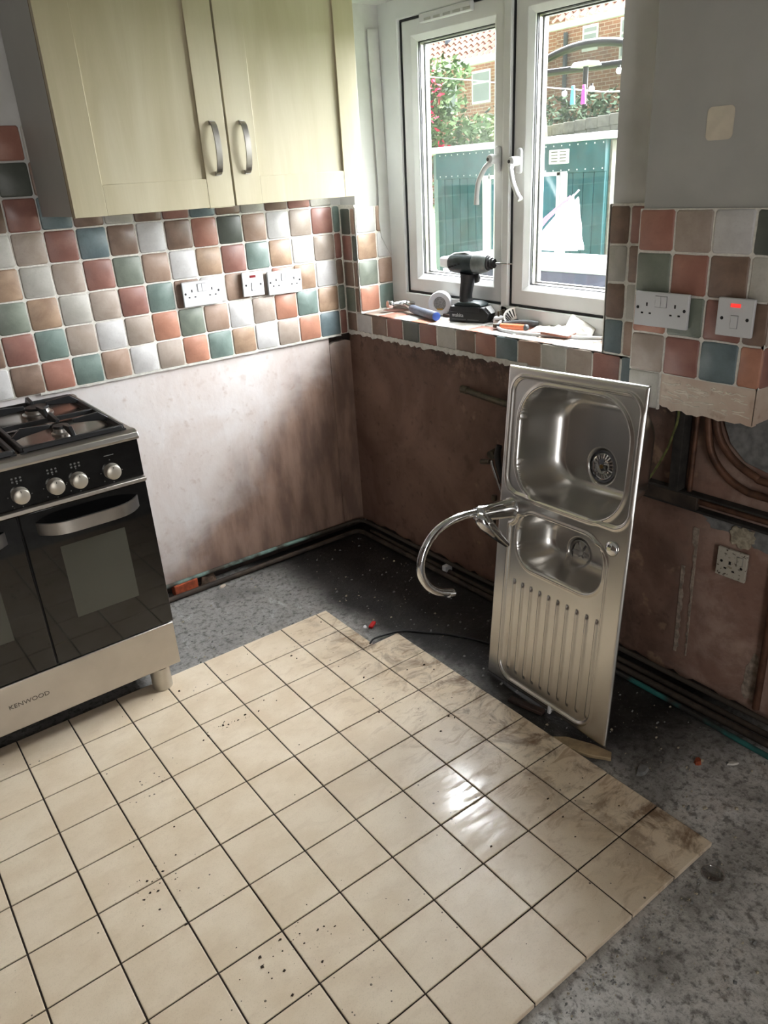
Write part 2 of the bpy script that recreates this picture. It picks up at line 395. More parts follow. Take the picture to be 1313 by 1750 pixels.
# boxed-in section on the right of the window wall
BX = -.0977; BY0 = -1.507; BY1 = -1.879; BZ = .9127
wall_nib = MB(); wall_nib.box(-.0865, -.070, BY1+.009, BY0-.004, 1.012, 2.4); wall_nib.box(-.070, .011, BY0-.020, BY0-.0045, 1.012, 2.4); wall_nib.box(-.070, .011, BY1+.0095, BY1+.025, .93, 2.4)
wall_nib = struct(wall_nib.build('wall_nib', M_nib))
rp = random.Random(11); out = []
for i in range(25):
    u = BY1+.008+(BY0-.004-BY1-.008)*i/24; out.append((u, .921+rp.uniform(-.005, .005) + (.012 if i > 17 else 0)))
out += [(BY0-.004, 1.02), (BY1+.008, 1.02)]
MB().prism(out, fB, -.0895, -.070).build('bare_plaster', M_boxplaster, wall_nib)
MB().box(-.0945, -.086, BY1+.004, BY0, BZ+PT, BZ+5*PT).build('grout', M_grout, wall_nib)
MB().box(-.0945, .010, BY1+.0035, BY1+.010, BZ+PT, BZ+5*PT).build('grout', M_grout, wall_nib)
MB().box(-.0895, .010, BY1+.006, BY1+.010, .925, BZ+PT).build('side_plaster', M_boxplaster, wall_nib)
MB().box(-.0935, -.086, -1.606, -1.600, .916, 1.016).build('grout', M_grout, wall_nib)
for k in range(46):   # ridges of old tile adhesive on the bare plaster
    y = rp.uniform(BY1+.03, -1.62); z = rp.uniform(.94, 1.0); L = rp.uniform(.012, .045); a = rp.choice([-.15, 0, .1, .2, 1.0 if k % 5 == 0 else 0])
    pts = smooth_path([(-.0897, y+L*(t-.5)*math.cos(a), z+L*(t-.5)*math.sin(a)+rp.uniform(-.003, .003)) for t in (0, .33, .66, 1)], 2)
    MB().tube(pts, rp.uniform(.0012, .003), 5, True).build('adhesive_ridge', M_ridge, wall_nib, smooth=50)
# the two walls behind the camera, with a closed panelled door
struct(MB().box(-3.5, -3.4, -4.6, .14, 0, 2.4).build('wall_left', M_bare))
wf = MB(); wf.box(-3.4, .31, -4.7, -4.6, 0, 2.4)
struct(wf.build('wall_front', M_bare))
door_1 = struct(MB().box(-2.62, -1.78, -4.6, -4.57, 0, 2.02).build('door_1', M_wdoor, bevel=.003))
for z0, z1 in ((.15, .85), (1.0, 1.85)):
    for x0, x1 in ((-2.52, -2.24), (-2.16, -1.88)): MB().box(x0, x1, -4.572, -4.562, z0, z1).build('panel', M_wdoor, door_1, bevel=.006)
MB().tube([(-2.56, -4.57, 1.0), (-2.56, -4.52, 1.0), (-2.46, -4.52, 1.0)], .009, 8).build('handle', M_steel, door_1, smooth=50)

# ------------------------------------------------------------------ wall tiles
_tm = {}
def tile_mesh(w, h, var, mat):
    key = (round(w, 4), round(h, 4), var)
    if key not in _tm:
        rnd = random.Random(hash(key) & 0xffff); j = min(.0011, .03*min(w, h)); out = []
        hw, hh = w/2, h/2; c = min(.005, .2*min(w, h))
        def side(a, b):
            nx, ny = (b[1]-a[1]), -(b[0]-a[0]); L = math.hypot(nx, ny); nx /= L; ny /= L; bow = rnd.uniform(-j, j)
            for t in (0, .35, .68):
                o_ = rnd.uniform(-j, j)*.6 + bow*math.sin(PI*t); out.append((a[0]+(b[0]-a[0])*t+nx*o_, a[1]+(b[1]-a[1])*t+ny*o_))
            out.append(b)
        side((-hw+c, -hh), (hw-c, -hh)); side((hw, -hh+c), (hw, hh-c)); side((hw-c, hh), (-hw+c, hh)); side((-hw, hh-c), (-hw, -hh+c))
        m = len(out); ins = min(.0035, .15*min(w, h)); kx = 1-ins/hw; ky = 1-ins/hh
        vs = [(x, y, -TT) for x, y in out] + [(x, y, -.0022) for x, y in out] + [(x*kx, y*ky, 0) for x, y in out]
        fs = []
        for r in (0, 1):
            for i in range(m): fs.append((r*m+i, r*m+(i+1) % m, (r+1)*m+(i+1) % m, (r+1)*m+i))
        fs.append(tuple(2*m+i for i in range(m)))
        _tm[key] = (vs, fs); 
    kk = key+(mat,)
    if kk not in _tm:
        b = MB(); b.add(*_tm[key]); _tm[kk] = b.mesh('tile', TILE[mat], 60)
    return _tm[kk]
RA = (PI/2, 0, 0); RB = (PI/2, 0, -PI/2); RS = (0, 0, 0); RRV = (PI/2, 0, PI)
rt = random.Random(5)
def tile(col, loc, rot, parent, w=PT-.0052, h=PT-.0052, jit=1):
    o = link('tile', tile_mesh(w, h, rt.randrange(6), col), parent)
    o.location = [a+(rt.uniform(-.0005, .0005) if jit else 0) for a in loc]; o.rotation_euler = [r+rt.uniform(-.006, .006)*jit for r in rot]
    return o
A_ROWS = [  # colours from column -2 to the cut column 12
 'lgrey brown terra teal tan lgrey taupe orange teal ochre lgrey taupe orange blue red',
 'brown red teal taupe lgrey taupe orange green tan lgrey taupe orange teal ochre green',
 'tan green ochre cream taupe red teal brown lgrey tan taupe terra ochre lgrey brown',
 'cream ochre cream taupe red green tan lgrey ochre red teal ochre lgrey taupe red',
 'red cream taupe red blue brown lgrey brown terra dgreen tan lgrey taupe red teal',
 'taupe brown red blue brown cream brown red blue brown cream brown red cream red']
for r, row in enumerate(A_ROWS):
    for k, c in enumerate(row.split()):
        col = k-2
        if r == 5 and col == 12: continue
        if col < 12: 
            x = X12-(12-col)*PT+PT/2; w = PT-.0052
        else: x = X12/2-.0005; w = -X12-.005
        tile(c, (x, 0, Z0+(r+.5)*PT), RA, wall_back, w)
    for col, c in ((-3, 'tan'), (-4, 'lgrey'), (-5, 'red'), (-6, 'green'), (-7, 'taupe')):
        tile(c if r % 2 else {'tan': 'red', 'lgrey': 'ochre', 'red': 'cream', 'green': 'taupe', 'taupe': 'blue'}[c], (X12-(12-col)*PT+PT/2, 0, Z0+(r+.5)*PT), RA, wall_back)
for r, row in ((6, 'red tan cream dgreen brown'), (7, 'green red taupe terra cream')):
    for k, c in enumerate(row.split()): tile(c, (X12-(12-(k-3))*PT+PT/2, 0, Z0+(r+.5)*PT), RA, wall_back)
# window wall: columns
PB = .103; W0 = .069; ZB0 = .9363; ZB1 = 1.0207
SILL = 'lgrey brown red dgreen red cream brown terra blue tan cream taupe red'.split()
hs = ZB1-ZB0
tile('brown', (0, -W0/2, (ZB0+ZB1)/2), RB, wall_right, W0-.005, hs-.005)
for k, c in enumerate(SILL): tile(c, (0, -(W0+(k+.5)*PB), (ZB0+ZB1)/2), RB, wall_right, PB-.0048, hs-.004)
tile('blue', (0, -(W0+13*PB+.049), (ZB0+ZB1)/2), RB, wall_right, .094, hs-.004)
for r, (c1, c2) in enumerate([('green', 'brown'), ('brown', 'brown'), ('red', 'dgreen'), ('dgreen', 'tan')]):
    z = ZB1+(r+.5)*PT
    tile(c1, (0, -W0/2, z), RB, wall_right, W0-.005); tile(c2, (0, -(W0+.1)/2+.0, z), RB, wall_right, .027)
for r, (c1, c2) in enumerate([('orange', 'teal'), ('green', 'tan'), ('ochre', 'lgrey'), ('lgrey', 'tan')]):
    z = ZB1+.004+(r+.5)*PT
    tile(c1, (.0515, OY0-.0085, z), RA, wall_right, .095, PT-.006); tile(c2, (.145, OY0-.0085, z), RA, wall_right, .080, PT-.006)
for r, (c1, c2) in enumerate([('blue', 'tan'), ('brown', 'cream'), ('cream', 'brown'), ('brown', 'red')]):
    z = ZB1+(r+.5)*PT; y13 = W0+13*PB
    tile(c1, (0, -(1.342+y13)/2+.001, z), RB, wall_right, y13-1.342-.003); tile(c2, (0, -(y13+.098/2+.001), z), RB, wall_right, .094)
    tile(c2, (.0515, OY1+.0085, z), RRV, wall_right, .095, PT-.006); tile(c1, (.145, OY1+.0085, z), RRV, wall_right, .080, PT-.006)
ST = 'taupe terra lgrey orange lgrey cream terra lgrey cream tan lgrey taupe lgrey'.split(); SU = 'red taupe orange lgrey tan lgrey cream terra lgrey taupe cream orange tan'.split()
for k in range(12):
    y = OY0-.0085-.005-(k+.5)*PB*.995
    tile(ST[k], (.0495, y, 1.0225), RS, wall_right, .094, PB-.0055); tile(SU[k], (.146, y, 1.0225), RS, wall_right, .084, PB-.0055)
# boxed section
DR = ['taupe red blue orange', 'orange green red brown', 'green terra brown cream', 'terra taupe lgrey dgreen']
for r, row in enumerate(DR):
    z = BZ+(r+1.5)*PT
    for k, c in enumerate(row.split()):
        y0 = BY0-k*PT; y1 = max(y0-PT, BY1)
        tile(c, (BX, (y0+y1)/2, z), RB, wall_nib, y0-y1-.0055)
    for k, c in enumerate([('red', 'taupe', 'green', 'tan')[r]]): tile(c, (BX+.054, BY1, z), RA, wall_nib, .098)
tile('cream', (BX, BY0-PT/2+.003, BZ+.5*PT+.003), RB, wall_nib, .094, .098)

MB().prism([(.112, 2.05), (.160, 2.05), (.176, 1.45), (.176, 1.235), (.160, 1.255), (.126, 1.315), (.118, 1.38), (.124, 1.50)], fA, OY0-.0105, OY0-.0082).build('torn_sealant', M_paint, wall_right)
# white sealant left hanging under the sill tiles and under the back-wall tiles
rs = random.Random(21); up = []; lo = []
n = 90
for i in range(n+1):
    y = -.004-(1.04)*i/n; up.append((y, ZB0+.006+rs.uniform(0, .004))); lo.append((y, ZB0-.004-rs.uniform(0, .012)*(1 if i % 7 else .3)))
MB().prism(up+lo[::-1], fB, -.0035, .011).build('sealant_bead', M_adh, wall_right)
lo = []; up = []
for i in range(n+1):
    x = -1.30+1.26*i/n; up.append((x, Z0+.003)); lo.append((x, Z0-.0035-rs.uniform(0, .003)))
MB().prism(up+lo[::-1], fA, -.0015, .011).build('sealant_bead', M_adh, wall_back)

# ------------------------------------------------------------------ floor tiles
FQ = .15671; FX = -1.10369; FY = -.55031; FR = -.01073
def fpt(X, Y): c, s = math.cos(FR), math.sin(FR); return FX+c*X-s*Y, FY+s*X+c*Y
_fm = {}
def ftile(i, j, wfrac=1.0):
    k = round(wfrac, 3)
    if k not in _fm:
        w = FQ*wfrac-.0042; h = FQ-.0042; b = MB(); hw, hh, e = w/2, h/2, .0016; vs = []
        for (a, c, z) in ((hw, hh, 0), (hw, hh, .0112), (hw-e, hh-e, .0120)): vs += [(-a, -c, z), (a, -c, z), (a, c, z), (-a, c, z)]
        fs = [(0, 3, 2, 1), (8, 9, 10, 11)]
        for r in (0, 1):
            for q in range(4): fs.append((r*4+q, r*4+(q+1) % 4, r*4+4+(q+1) % 4, r*4+4+q))
        b.add(vs, fs); _fm[k] = b.mesh('tile', M_ftile)
    o = link('tile', _fm[k], floor); x, y = fpt((i+wfrac/2)*FQ, -(j+.5)*FQ)
    o.location = (x, y, .003+rt.uniform(-.0003, .0006)); o.rotation_euler = (rt.uniform(-.002, .002), rt.uniform(-.002, .002), FR+rt.uniform(-.002, .002))
for j in range(10):
    for i in range(-9, 4):
        if i == 3 and j < 2: ftile(i, j, .30)
        else: ftile(i, j)
for (i0, i1, j0, j1) in ((-9, 3.28, 0, 2), (-9, 3.97, 2, 9.98)):
    cs = [fpt(i0*FQ, -j0*FQ-.002), fpt(i1*FQ, -j0*FQ-.002), fpt(i1*FQ, -j1*FQ), fpt(i0*FQ, -j1*FQ)]
    MB().prism(cs, lambda u, v, t: (u, v, t), .0005, .0118).build('tile_bed', M_bed, floor)

# ------------------------------------------------------------------ window
WTILT = -.012
win = bpy.data.objects.new('window_1', None); COL.objects.link(win); win['kind'] = 'structure'
win.location = (.19, -.765, 1.585); win.rotation_euler = (-WTILT, 0, 0)
def wl(y, z): return y+.765, z-1.585
def frame_ring(y0, y1, z0, z1, wdt, x0, x1, name, mat, parent, bevel=.002, ww=None):
    ww = ww or (wdt,)*4   # left, right, bottom, top
    m = MB(); o = [(y0, z0), (y1, z0), (y1, z1), (y0, z1)]; sg = -1 if y1 < y0 else 1
    i = [(y0+sg*ww[0], z0+ww[2]), (y1-sg*ww[1], z0+ww[2]), (y1-sg*ww[1], z1-ww[3]), (y0+sg*ww[0], z1-ww[3])]
    vs = [(x0, a, b) for a, b in o]+[(x0, a, b) for a, b in i]+[(x1, a, b) for a, b in o]+[(x1, a, b) for a, b in i]; fs = []
    for k in range(4):
        q = (k+1) % 4; fs += [(k, q, 4+q, 4+k), (8+k, 8+q, 12+q, 12+k), (k, q, 8+q, 8+k), (4+k, 4+q, 12+q, 12+k)]
    return m.add(vs, fs).build(name, mat, parent, bevel=bevel)
def W(y, z): return wl(y, z)
a0, b0 = W(-.085, 1.000); a1, b1 = W(-1.44, 2.15)
fr = frame_ring(a0, a1, b0, b1, .11, -.016, .065, 'outer_frame', M_upvc, win, .004, (.120, .117, .085, .091))
ym0, zz0 = W(-.752, 1.06); ym1, zz1 = W(-.784, 2.10)
MB().box(-.016, .065, ym1, ym0, zz0, zz1).build('mullion', M_upvc, win, bevel=.003)
def sash(y0, y1, z0, z1, nm):
    p0, q0 = W(y0, z0); p1, q1 = W(y1, z1)
    s = frame_ring(p0, p1, q0, q1, .052, .000, .046, 'sash', M_upvc, win, .003)
    frame_ring(p0+.009, p1-.009, q0-.009, q1+.009, .0085, -.003, .02, 'seal', M_rubber, s, 0)
    # sloping glazing bead
    m = MB(); w0, w1 = .052, .070
    oo = [(p0-w0, q0+w0), (p1+w0, q0+w0), (p1+w0, q1-w0), (p0-w0, q1-w0)]; ii = [(p0-w1, q0+w1), (p1+w1, q0+w1), (p1+w1, q1-w1), (p0-w1, q1-w1)]
    vs = [(.002, a, b) for a, b in oo]+[(.015, a, b) for a, b in ii]+[(.036, a, b) for a, b in oo]+[(.024, a, b) for a, b in ii]; fs = []
    for k in range(4):
        q = (k+1) % 4; fs += [(k, q, 4+q, 4+k), (4+k, 4+q, 12+q, 12+k), (12+k, 12+q, 8+q, 8+k), (k, q, 8+q, 8+k)]
    m.add(vs, fs).build('glazing_bead', M_upvc, s)
    frame_ring(p0-.069, p1+.069, q0+.069, q1-.069, .004, .020, .026, 'gasket', M_rubber, s, 0)
    frame_ring(p0-.065, p1+.065, q0+.065, q1-.065, .010, .028, .044, 'spacer_bar', M_steel, s, 0)
    frame_ring(p0-.065, p1+.065, q0+.065, q1-.065, .014, .0445, .050, 'gasket', M_rubber, s, 0)
    frame_ring(p0-.050, p1+.050, q0+.050, q1-.050, .028, .0505, .066, 'outer_bead', M_upvc, s, 0)
    MB().box(.0235, .0275, p1+.06, p0-.06, q0+.06, q1-.06).build('pane', M_glass, s)
    return s
sL = sash(-.212, -.752, 1.092, 2.052, 'l'); sR = sash(-.790, -1.330, 1.092, 2.052, 'r')
# trickle vent along the head of the first sash
vy0, vz0 = W(-.335, 2.028); vy1, vz1 = W(-.60, 2.058)
v = MB().box(-.020, .001, vy1, vy0, vz0, vz1).build('trickle_vent', M_white, sL, bevel=.004)
for k in range(5):
    y = vy0-.03-k*.05
    MB().box(-.0215, -.019, y-.036, y, vz0+.004, vz0+.013).build('vent_slot', M_carcass, sL, bevel=.001)
def handle(y, z, pts, sash_, kx):
    hy, hz = W(y, z)
    b = MB(); ol = []
    for k in range(20):
        a = 2*PI*k/20; ol.append((.0125*math.cos(a), (.028 if math.sin(a) > 0 else -.028)+.0125*math.sin(a)))
    h = b.prism(ol, lambda u, w, t: (t, hy+u, hz+w), -.012, .001).build('handle', M_white, sash_, bevel=.003)
    m = MB(); m.lathe([(.015, -.010), (.0155, -.034), (.0145, -.048), (.009, -.052), (0, -.052)], 18, (0, hy, hz), 'x'); m.build('hub', M_white, h, smooth=45)
    MB().tube(smooth_path([(px, W(py, pz)[0], W(py, pz)[1]) for px, py, pz in pts], 6), [.0105]*3+[.0085]*(6*(len(pts)-1)+1-6)+[.0095]*3, 12).build('lever', M_white, h, smooth=60)
    MB().lathe([(.006, -.0525), (.006, -.0515)], 14, (0, hy+kx, hz), 'x').build('lock', M_rubber, h)
handle(-.722, 1.575, [(-.040, -.722, 1.565), (-.055, -.708, 1.548), (-.066, -.690, 1.51), (-.070, -.684, 1.47), (-.070, -.682, 1.432)], sL, .004)
handle(-.822, 1.565, [(-.045, -.822, 1.555), (-.056, -.832, 1.536), (-.064, -.85, 1.50), (-.068, -.872, 1.468), (-.068, -.888, 1.448)], sR, .004)

# ------------------------------------------------------------------ wall cupboard
CX0, CX1, CZ0, CZ1, CYF = -1.166, -.118, 1.484, 2.20, -.320
cup = thing('wall_cupboard', 'pale maple two-door wall cupboard above the cooker and tiles', 'cupboard', ((CX0+CX1)/2, -.001, CZ0))
def cl(x, y, z): return x-(CX0+CX1)/2, y+.001, z-CZ0
def cbox(m, x0, x1, y0, y1, z0, z1): a = cl(x0, y0, z0); b = cl(x1, y1, z1); return m.box(a[0], b[0], a[1], b[1], a[2], b[2])
cbox(MB(), CX0, CX0+.018, -.318, -.003, CZ0+.004, CZ1).build('side_panel', M_carcass, cup, bevel=.001)
cbox(MB(), CX1-.018, CX1, -.318, -.003, CZ0+.004, CZ1).build('side_panel', M_carcass, cup, bevel=.001)
cbox(MB(), CX0+.018, CX1-.018, -.318, -.003, CZ0+.004, CZ0+.022).build('base_panel', M_carcass, cup)
cbox(MB(), CX0+.018, CX1-.018, -.318, -.003, CZ1-.018, CZ1).build('top_panel', M_carcass, cup)
cbox(MB(), CX0+.018, CX1-.018, -.016, -.010, CZ0+.022, CZ1-.018).build('back_panel', M_carcass, cup)
cbox(MB(), CX0+.0005, CX0+.018, -.3215, -.318, CZ0+.004, CZ1).build('edge_strip', M_edge, cup)
for (x0, x1, sl, sr, hx) in ((CX0, -.6445, .098, .090, -.692), (-.6395, CX1, .098, .084, -.587)):
    d = cbox(MB(), x0+sl-.01, x1-sr+.01, -.334, -.322, CZ0+.07, CZ1-.06).build('door', M_wood, cup)
    cbox(MB(), x0+.001, x0+sl, -.3425, -.321, CZ0, CZ1-.004).build('stile', M_wood, d, bevel=.0012)
    cbox(MB(), x1-sr, x1-.001, -.3425, -.321, CZ0, CZ1-.004).build('stile', M_wood, d, bevel=.0012)
    cbox(MB(), x0+sl, x1-sr, -.3420, -.321, CZ0, CZ0+.085).build('rail', M_wood, d, bevel=.001)
    cbox(MB(), x0+sl, x1-sr, -.3420, -.321, CZ1-.09, CZ1-.004).build('rail', M_wood, d, bevel=.001)
    h = MB(); zc = 1.655; L = .078; prof = []
    for k in range(17):
        t = -1+2*k/16; prof.append((-.343-.005-.026*(1-t*t)**.6 if abs(t) < 1 else -.346, zc+L*t))
    out = [(a, b) for a, b in prof]+[(a+.005, b) for a, b in prof[::-1]]
    h.prism(out, lambda u, w, t: cl(t, u, w), hx-.0095, hx+.0095)
    for s in (-1, 1): cbox(h, hx-.0095, hx+.0095, -.349, -.3425, zc+s*L-(.012 if s > 0 else 0), zc+s*L+(0 if s > 0 else .012))
    h.build('handle', M_steel, d, smooth=40)
# nib of torn paper where the doors meet the light
cbox(MB(), -.735, -.652, -.343, -.322, CZ0-.0022, CZ0-.0005).build('torn_edging', M_wood, cup)

# ------------------------------------------------------------------ gas cooker
KX1, KX0, KYF, KYB = -1.200, -2.100, -.620, -.012
ck = thing('gas_cooker', 'black and stainless range cooker with gas hob and two oven doors', 'cooker', (-1.65, -.32, .015))
KO = Vector((-1.65, -.32, .015))
def kbox(m, x0, x1, y0, y1, z0, z1): return m.box(x0-KO.x, x1-KO.x, y0-KO.y, y1-KO.y, z0-KO.z, z1-KO.z)
def kp(x, y, z): return (x-KO.x, y-KO.y, z-KO.z)
kbox(MB(), KX0, KX1-.002, -.596, KYB, .098, .884).build('body', M_bodyblack, ck, bevel=.002)
kbox(MB(), KX0, KX1-.004, KYF, -.597, .100, .257).build('plinth_drawer', M_plinth, ck, bevel=.003)
kbox(MB(), KX0, KX1-.001, -.614, -.597, .768, .884).build('control_panel', M_ovenglass, ck, bevel=.002)
kbox(MB(), KX0, KX1-.001, -.632, -.597, .755, .767).build('trim_strip', M_plinth, ck, bevel=.002)
# hob: lip with rolled front edge
prof = [(-.626, .885), (-.628, .893), (-.622, .905), (-.608, .911), (-.585, .911), (-.583, .907), (-.06, .907), (-.055, .911), (-.014, .911), (-.014, .885)]
MB().prism(prof, lambda u, w, t: kp(t, u, w), KX0-.002, KX1+.002).build('hob_top', M_steel, ck, bevel=.0015)
kbox(MB(), KX0+.03, KX1-.03, -.584, -.056, .9065, .9085).build('hob_tray', M_hob, ck)
def door(x0, x1, wx0, wx1, hx0, hx1):
    d = kbox(MB(), x0, x1, KYF, -.598, .262, .750).build('oven_door', M_ovenglass, ck, bevel=.002)
    w = kbox(MB(), wx0, wx1, KYF-.0006, KYF+.001, .391, .627).build('window', M_ovenwin, d)
    m = MB(); pts = []; zc = .700; n = 22; out = []; inn = []
    for k in range(n+1):
        t = -1+2*k/n; x = (hx0+hx1)/2+t*(hx1-hx0)/2; dpt = .052*(1-abs(t)**4.5)
        out.append((x, KYF-dpt-.004)); inn.append((x, KYF-dpt+.004 if abs(t) < .999 else KYF))
    m.prism(out+inn[::-1], lambda u, w_, t: kp(u, w_, t), zc-.019, zc+.017)
    m.build('handle', M_steel, d, smooth=50)
    return d
door(-1.567, KX1-.002, -1.482, -1.292, -1.530, -1.236)
door(KX0, -1.572, -1.985, -1.663, -2.06, -1.611)
M_print = plain('panel_print', (96,96,94), .6, 0, .02, 10)
for kx in (-1.292, -1.389, -1.453, -1.547, -1.66, -1.76, -1.86, -1.98):
    k = MB().lathe([(.024, 0), (.024, -.004), (.0225, -.006), (.0215, -.020), (.0185, -.0225), (0, -.0225)], 28, kp(kx, -.614, .806), 'y').build('knob', M_silver, ck, smooth=40)
    kbox(MB(), kx-.0008, kx+.0008, -.6375, -.6362, .818, .824).build('pointer', M_black, k)
    for (dx, dz, s) in ((0, .034, .0016), (-.032, 0, .0014), (-.026, -.026, .0014), (.030, -.004, .0014), (0, -.034, .0014)):
        kbox(MB(), kx+dx-s, kx+dx+s, -.6145, -.6138, .806+dz-s, .806+dz+s).build('mark', M_print, ck)
    if kx != -1.292:
        for a in (-.011, 0, .011):
            for b in (0, .009):
                kbox(MB(), kx+a-.0025, kx+a+.0025, -.6145, -.6138, .846+b-.0025, .846+b+.0025).build('mark', M_print, ck)
    else: kbox(MB(), kx-.014, kx+.014, -.6145, -.6138, .853, .8555).build('mark', M_print, ck)
lt = link('lettering', text_mesh('KENWOOD', .0195, plain('engraved_grey', (92,86,80), .6, .3, .02, 10)), ck)
lt.location = kp(-1.671, -.6206, .183); lt.rotation_euler = (PI/2, 0, 0); lt.scale = (1.12, 1, 1)
for fx, fy in ((-1.268, -.585), (-2.03, -.585), (-1.268, -.08), (-2.03, -.08)):
    MB().lathe([(.031, .002), (.033, .004), (.033, .084)], 26, kp(fx, fy, .013), 'z').build('foot', M_silver, ck, smooth=40)
def burner(x, y, r, nm='burner'):
    b = MB().lathe([(r*1.25, 0), (r*1.25, .004), (r, .006), (r*.95, .016), (r*.9, .018)], 28, kp(x, y, .9085), 'z').build(nm, M_steel, ck, smooth=40)
    MB().lathe([(r*.98, 0), (r*1.0, .003), (r*.9, .007), (0, .008)], 28, kp(x, y, .9265), 'z').build('cap', M_grate, b, smooth=40)
for bx, by, br in ((-1.369, -.470, .024), (-1.362, -.185, .038), (-1.65, -.33, .055), (-1.93, -.470, .038), (-1.93, -.185, .030)): burner(bx, by, br)
def grate(x0, x1, cx, cys):
    g = MB(); z = .932; 
    def bar(a, b, h=.012, w=.0065):
        a = Vector(a); b = Vector(b); d = (b-a).normalized(); s = Vector((-d.y, d.x, 0))*w
        vs = []
        for q, hh in ((a, h), (b, h)):
            for dz, e in ((-hh, 1.0), (0, .75)):
                for sg in (-1, 1): vs.append(kp(*(q+s*sg*e+Vector((0, 0, dz)))))
        g.add(vs, [(0, 1, 3, 2), (4, 6, 7, 5), (0, 4, 5, 1), (2, 3, 7, 6), (0, 2, 6, 4), (1, 5, 7, 3)])
    y0, y1 = -.588, -.075; zl = .926
    for a, b in (((x0, y0), (x1, y0)), ((x1, y0), (x1, y1)), ((x1, y1), (x0, y1)), ((x0, y1), (x0, y0)), ((x0, (y0+y1)/2), (x1, (y0+y1)/2))): bar((*a, zl), (*b, zl), .014, .007)
    o = g.build('pan_support', M_grate, ck, bevel=.002)
    for cy in cys:
        f = MB(); 
        for ang in (0, 90, 180, 270):
            dx, dy = math.cos(math.radians(ang)), math.sin(math.radians(ang))
            ex = (x1-cx) if dx > .5 else (cx-x0) if dx < -.5 else min(abs(y1-cy), abs((y0+y1)/2-cy)) if (dy > .5) == (cy > (y0+y1)/2) else min(abs((y0+y1)/2-cy), abs(y0-cy))
            if abs(dy) > .5: ex = abs((y1 if cy > -.33 else (y0+y1)/2)-cy) if dy > 0 else abs(((y0+y1)/2 if cy > -.33 else y0)-cy)
            s = Vector((-dy, dx, 0))*.0055; vs = []
            for rr, zt, zb in ((ex, zl, zl-.012), (ex*.80, zl+.022, zl-.004), (.034, zl+.016, zl+.006)):
                for sg in (-1, 1): vs += [kp(cx+dx*rr+s.x*sg, cy+dy*rr+s.y*sg, zt), kp(cx+dx*rr+s.x*sg, cy+dy*rr+s.y*sg, zb)]
            fs = [(0, 1, 3, 2), (8, 10, 11, 9)]
            for q in (0, 4): fs += [(q, q+2, q+6, q+4), (q+1, q+5, q+7, q+3), (q, q+4, q+5, q+1), (q+2, q+3, q+7, q+6)]
            f.add(vs, fs)
        f.build('finger', M_grate, o, bevel=.0012)
    for fx_ in (x0, x1):
        for fy_ in (y0, y1): kbox(MB(), fx_-.008, fx_+.008, fy_-.008, fy_+.008, .9085, .915).build('pad', M_rubber, o)
grate(-1.508, -1.229, -1.366, (-.470, -.185)); grate(-1.80, -1.534, -1.65, (-.33,)); grate(-2.07, -1.815, -1.93, (-.470, -.185))

# ------------------------------------------------------------------ sink leaning under the window
SQ = (-.42, -1.504, .022); SR = (-.0615, .137, -.099)
sink = thing('kitchen_sink', 'stainless one-and-a-half bowl sink stood on end against the wall', 'sink', SQ, SR)
def rr(y, z, cy, cz, hy, hz, r):
    qx, qy = abs(y-cy)-(hy-r), abs(z-cz)-(hz-r)
    return math.hypot(max(qx, 0), max(qy, 0))+min(max(qx, qy), 0)-r
def sst(x, a, b): t = min(max((x-a)/(b-a), 0), 1); return t*t*(3-2*t)
def smin(a, b, k): h = max(k-abs(a-b), 0)/k; return min(a, b)-h*h*k*.25
SW, SL = .515, 1.015
def depth(y, z):
    up = rr(y, z, -.006, .812, .238, .176, .05); low = rr(y, z, .004, .30, .196, .277, .055)
    pan = smin(up, low, .03); tapc = math.hypot(y-.222, z-.588)-.058; pan = max(pan, -tapc)
    kn = math.hypot(y+.225, z-.582)-.04; pan = max(pan, -kn)
    d = .006*sst(-pan, -.004, .006) - .0034*math.exp(-((pan-.002)/.0038)**2)
    b1 = rr(y, z, -.010, .802, .203, .164, .11); 
    d -= .0036*math.exp(-((b1-.008)/.005)**2)
    t = -b1
    if t > -.003: d += .150*(1-(1-min(max((t+.003)/.062, 0), 1))**2.5)**(.62)
    b2 = rr(y, z, -.004, .503, .167, .083, .07); t2 = -b2
    d -= .0036*math.exp(-((b2-.008)/.005)**2)
    if t2 > -.003: d += .120*(1-(1-min(max((t2+.003)/.055, 0), 1))**2.5)**(.62)
    r1 = math.hypot(y-.0, z-.743); r2 = math.hypot(y-.023, z-.473)
    d += .012*sst(r1, .058, .046)+.012*sst(r2, .050, .040)
    if b2 > .02 and z < .40:
        for k in range(10):
            yr = .163-k*.0378; ztop = .352; zbot = .062
            if abs(y-yr) < .014: d -= .0052*math.exp(-((y-yr)/.0042)**2)*sst(z, zbot-.012, zbot+.004)*sst(ztop-z, -.012, .004)
    e = min(SW/2-abs(y), z, SL-z)
    d += .007*sst(.006-e, 0, .006)
    return d
ny, nz = 200, 396; vs = []; fs = []
for iz in range(nz+1):
    z = SL*iz/nz
    for iy in range(ny+1):
        y = -SW/2+SW*iy/ny; vs.append((depth(y, z), y, z))
for iz in range(nz):
    for iy in range(ny):
        a = iz*(ny+1)+iy; fs.append((a, a+ny+1, a+ny+2, a+1))
def m_sink():
    t = NT('sink_steel'); n = t.noise(t.scale(t.obj(), (8, 8, 60)), 1.0, 4); n2 = t.noise(t.obj(), 6, 4)
    t.set(t.mix(n2, lin((196,194,190)), lin((210,208,204))), .27, 1.0); return t.m
M_sink = m_sink()
me = bpy.data.meshes.new('basin'); me.from_pydata(vs, [], fs); me.materials.append(M_sink)
for p in me.polygons: p.use_smooth = True
bas = link('basin', me, sink); sm = bas.modifiers.new('sheet', 'SOLIDIFY'); sm.thickness = .0012; sm.offset = 1
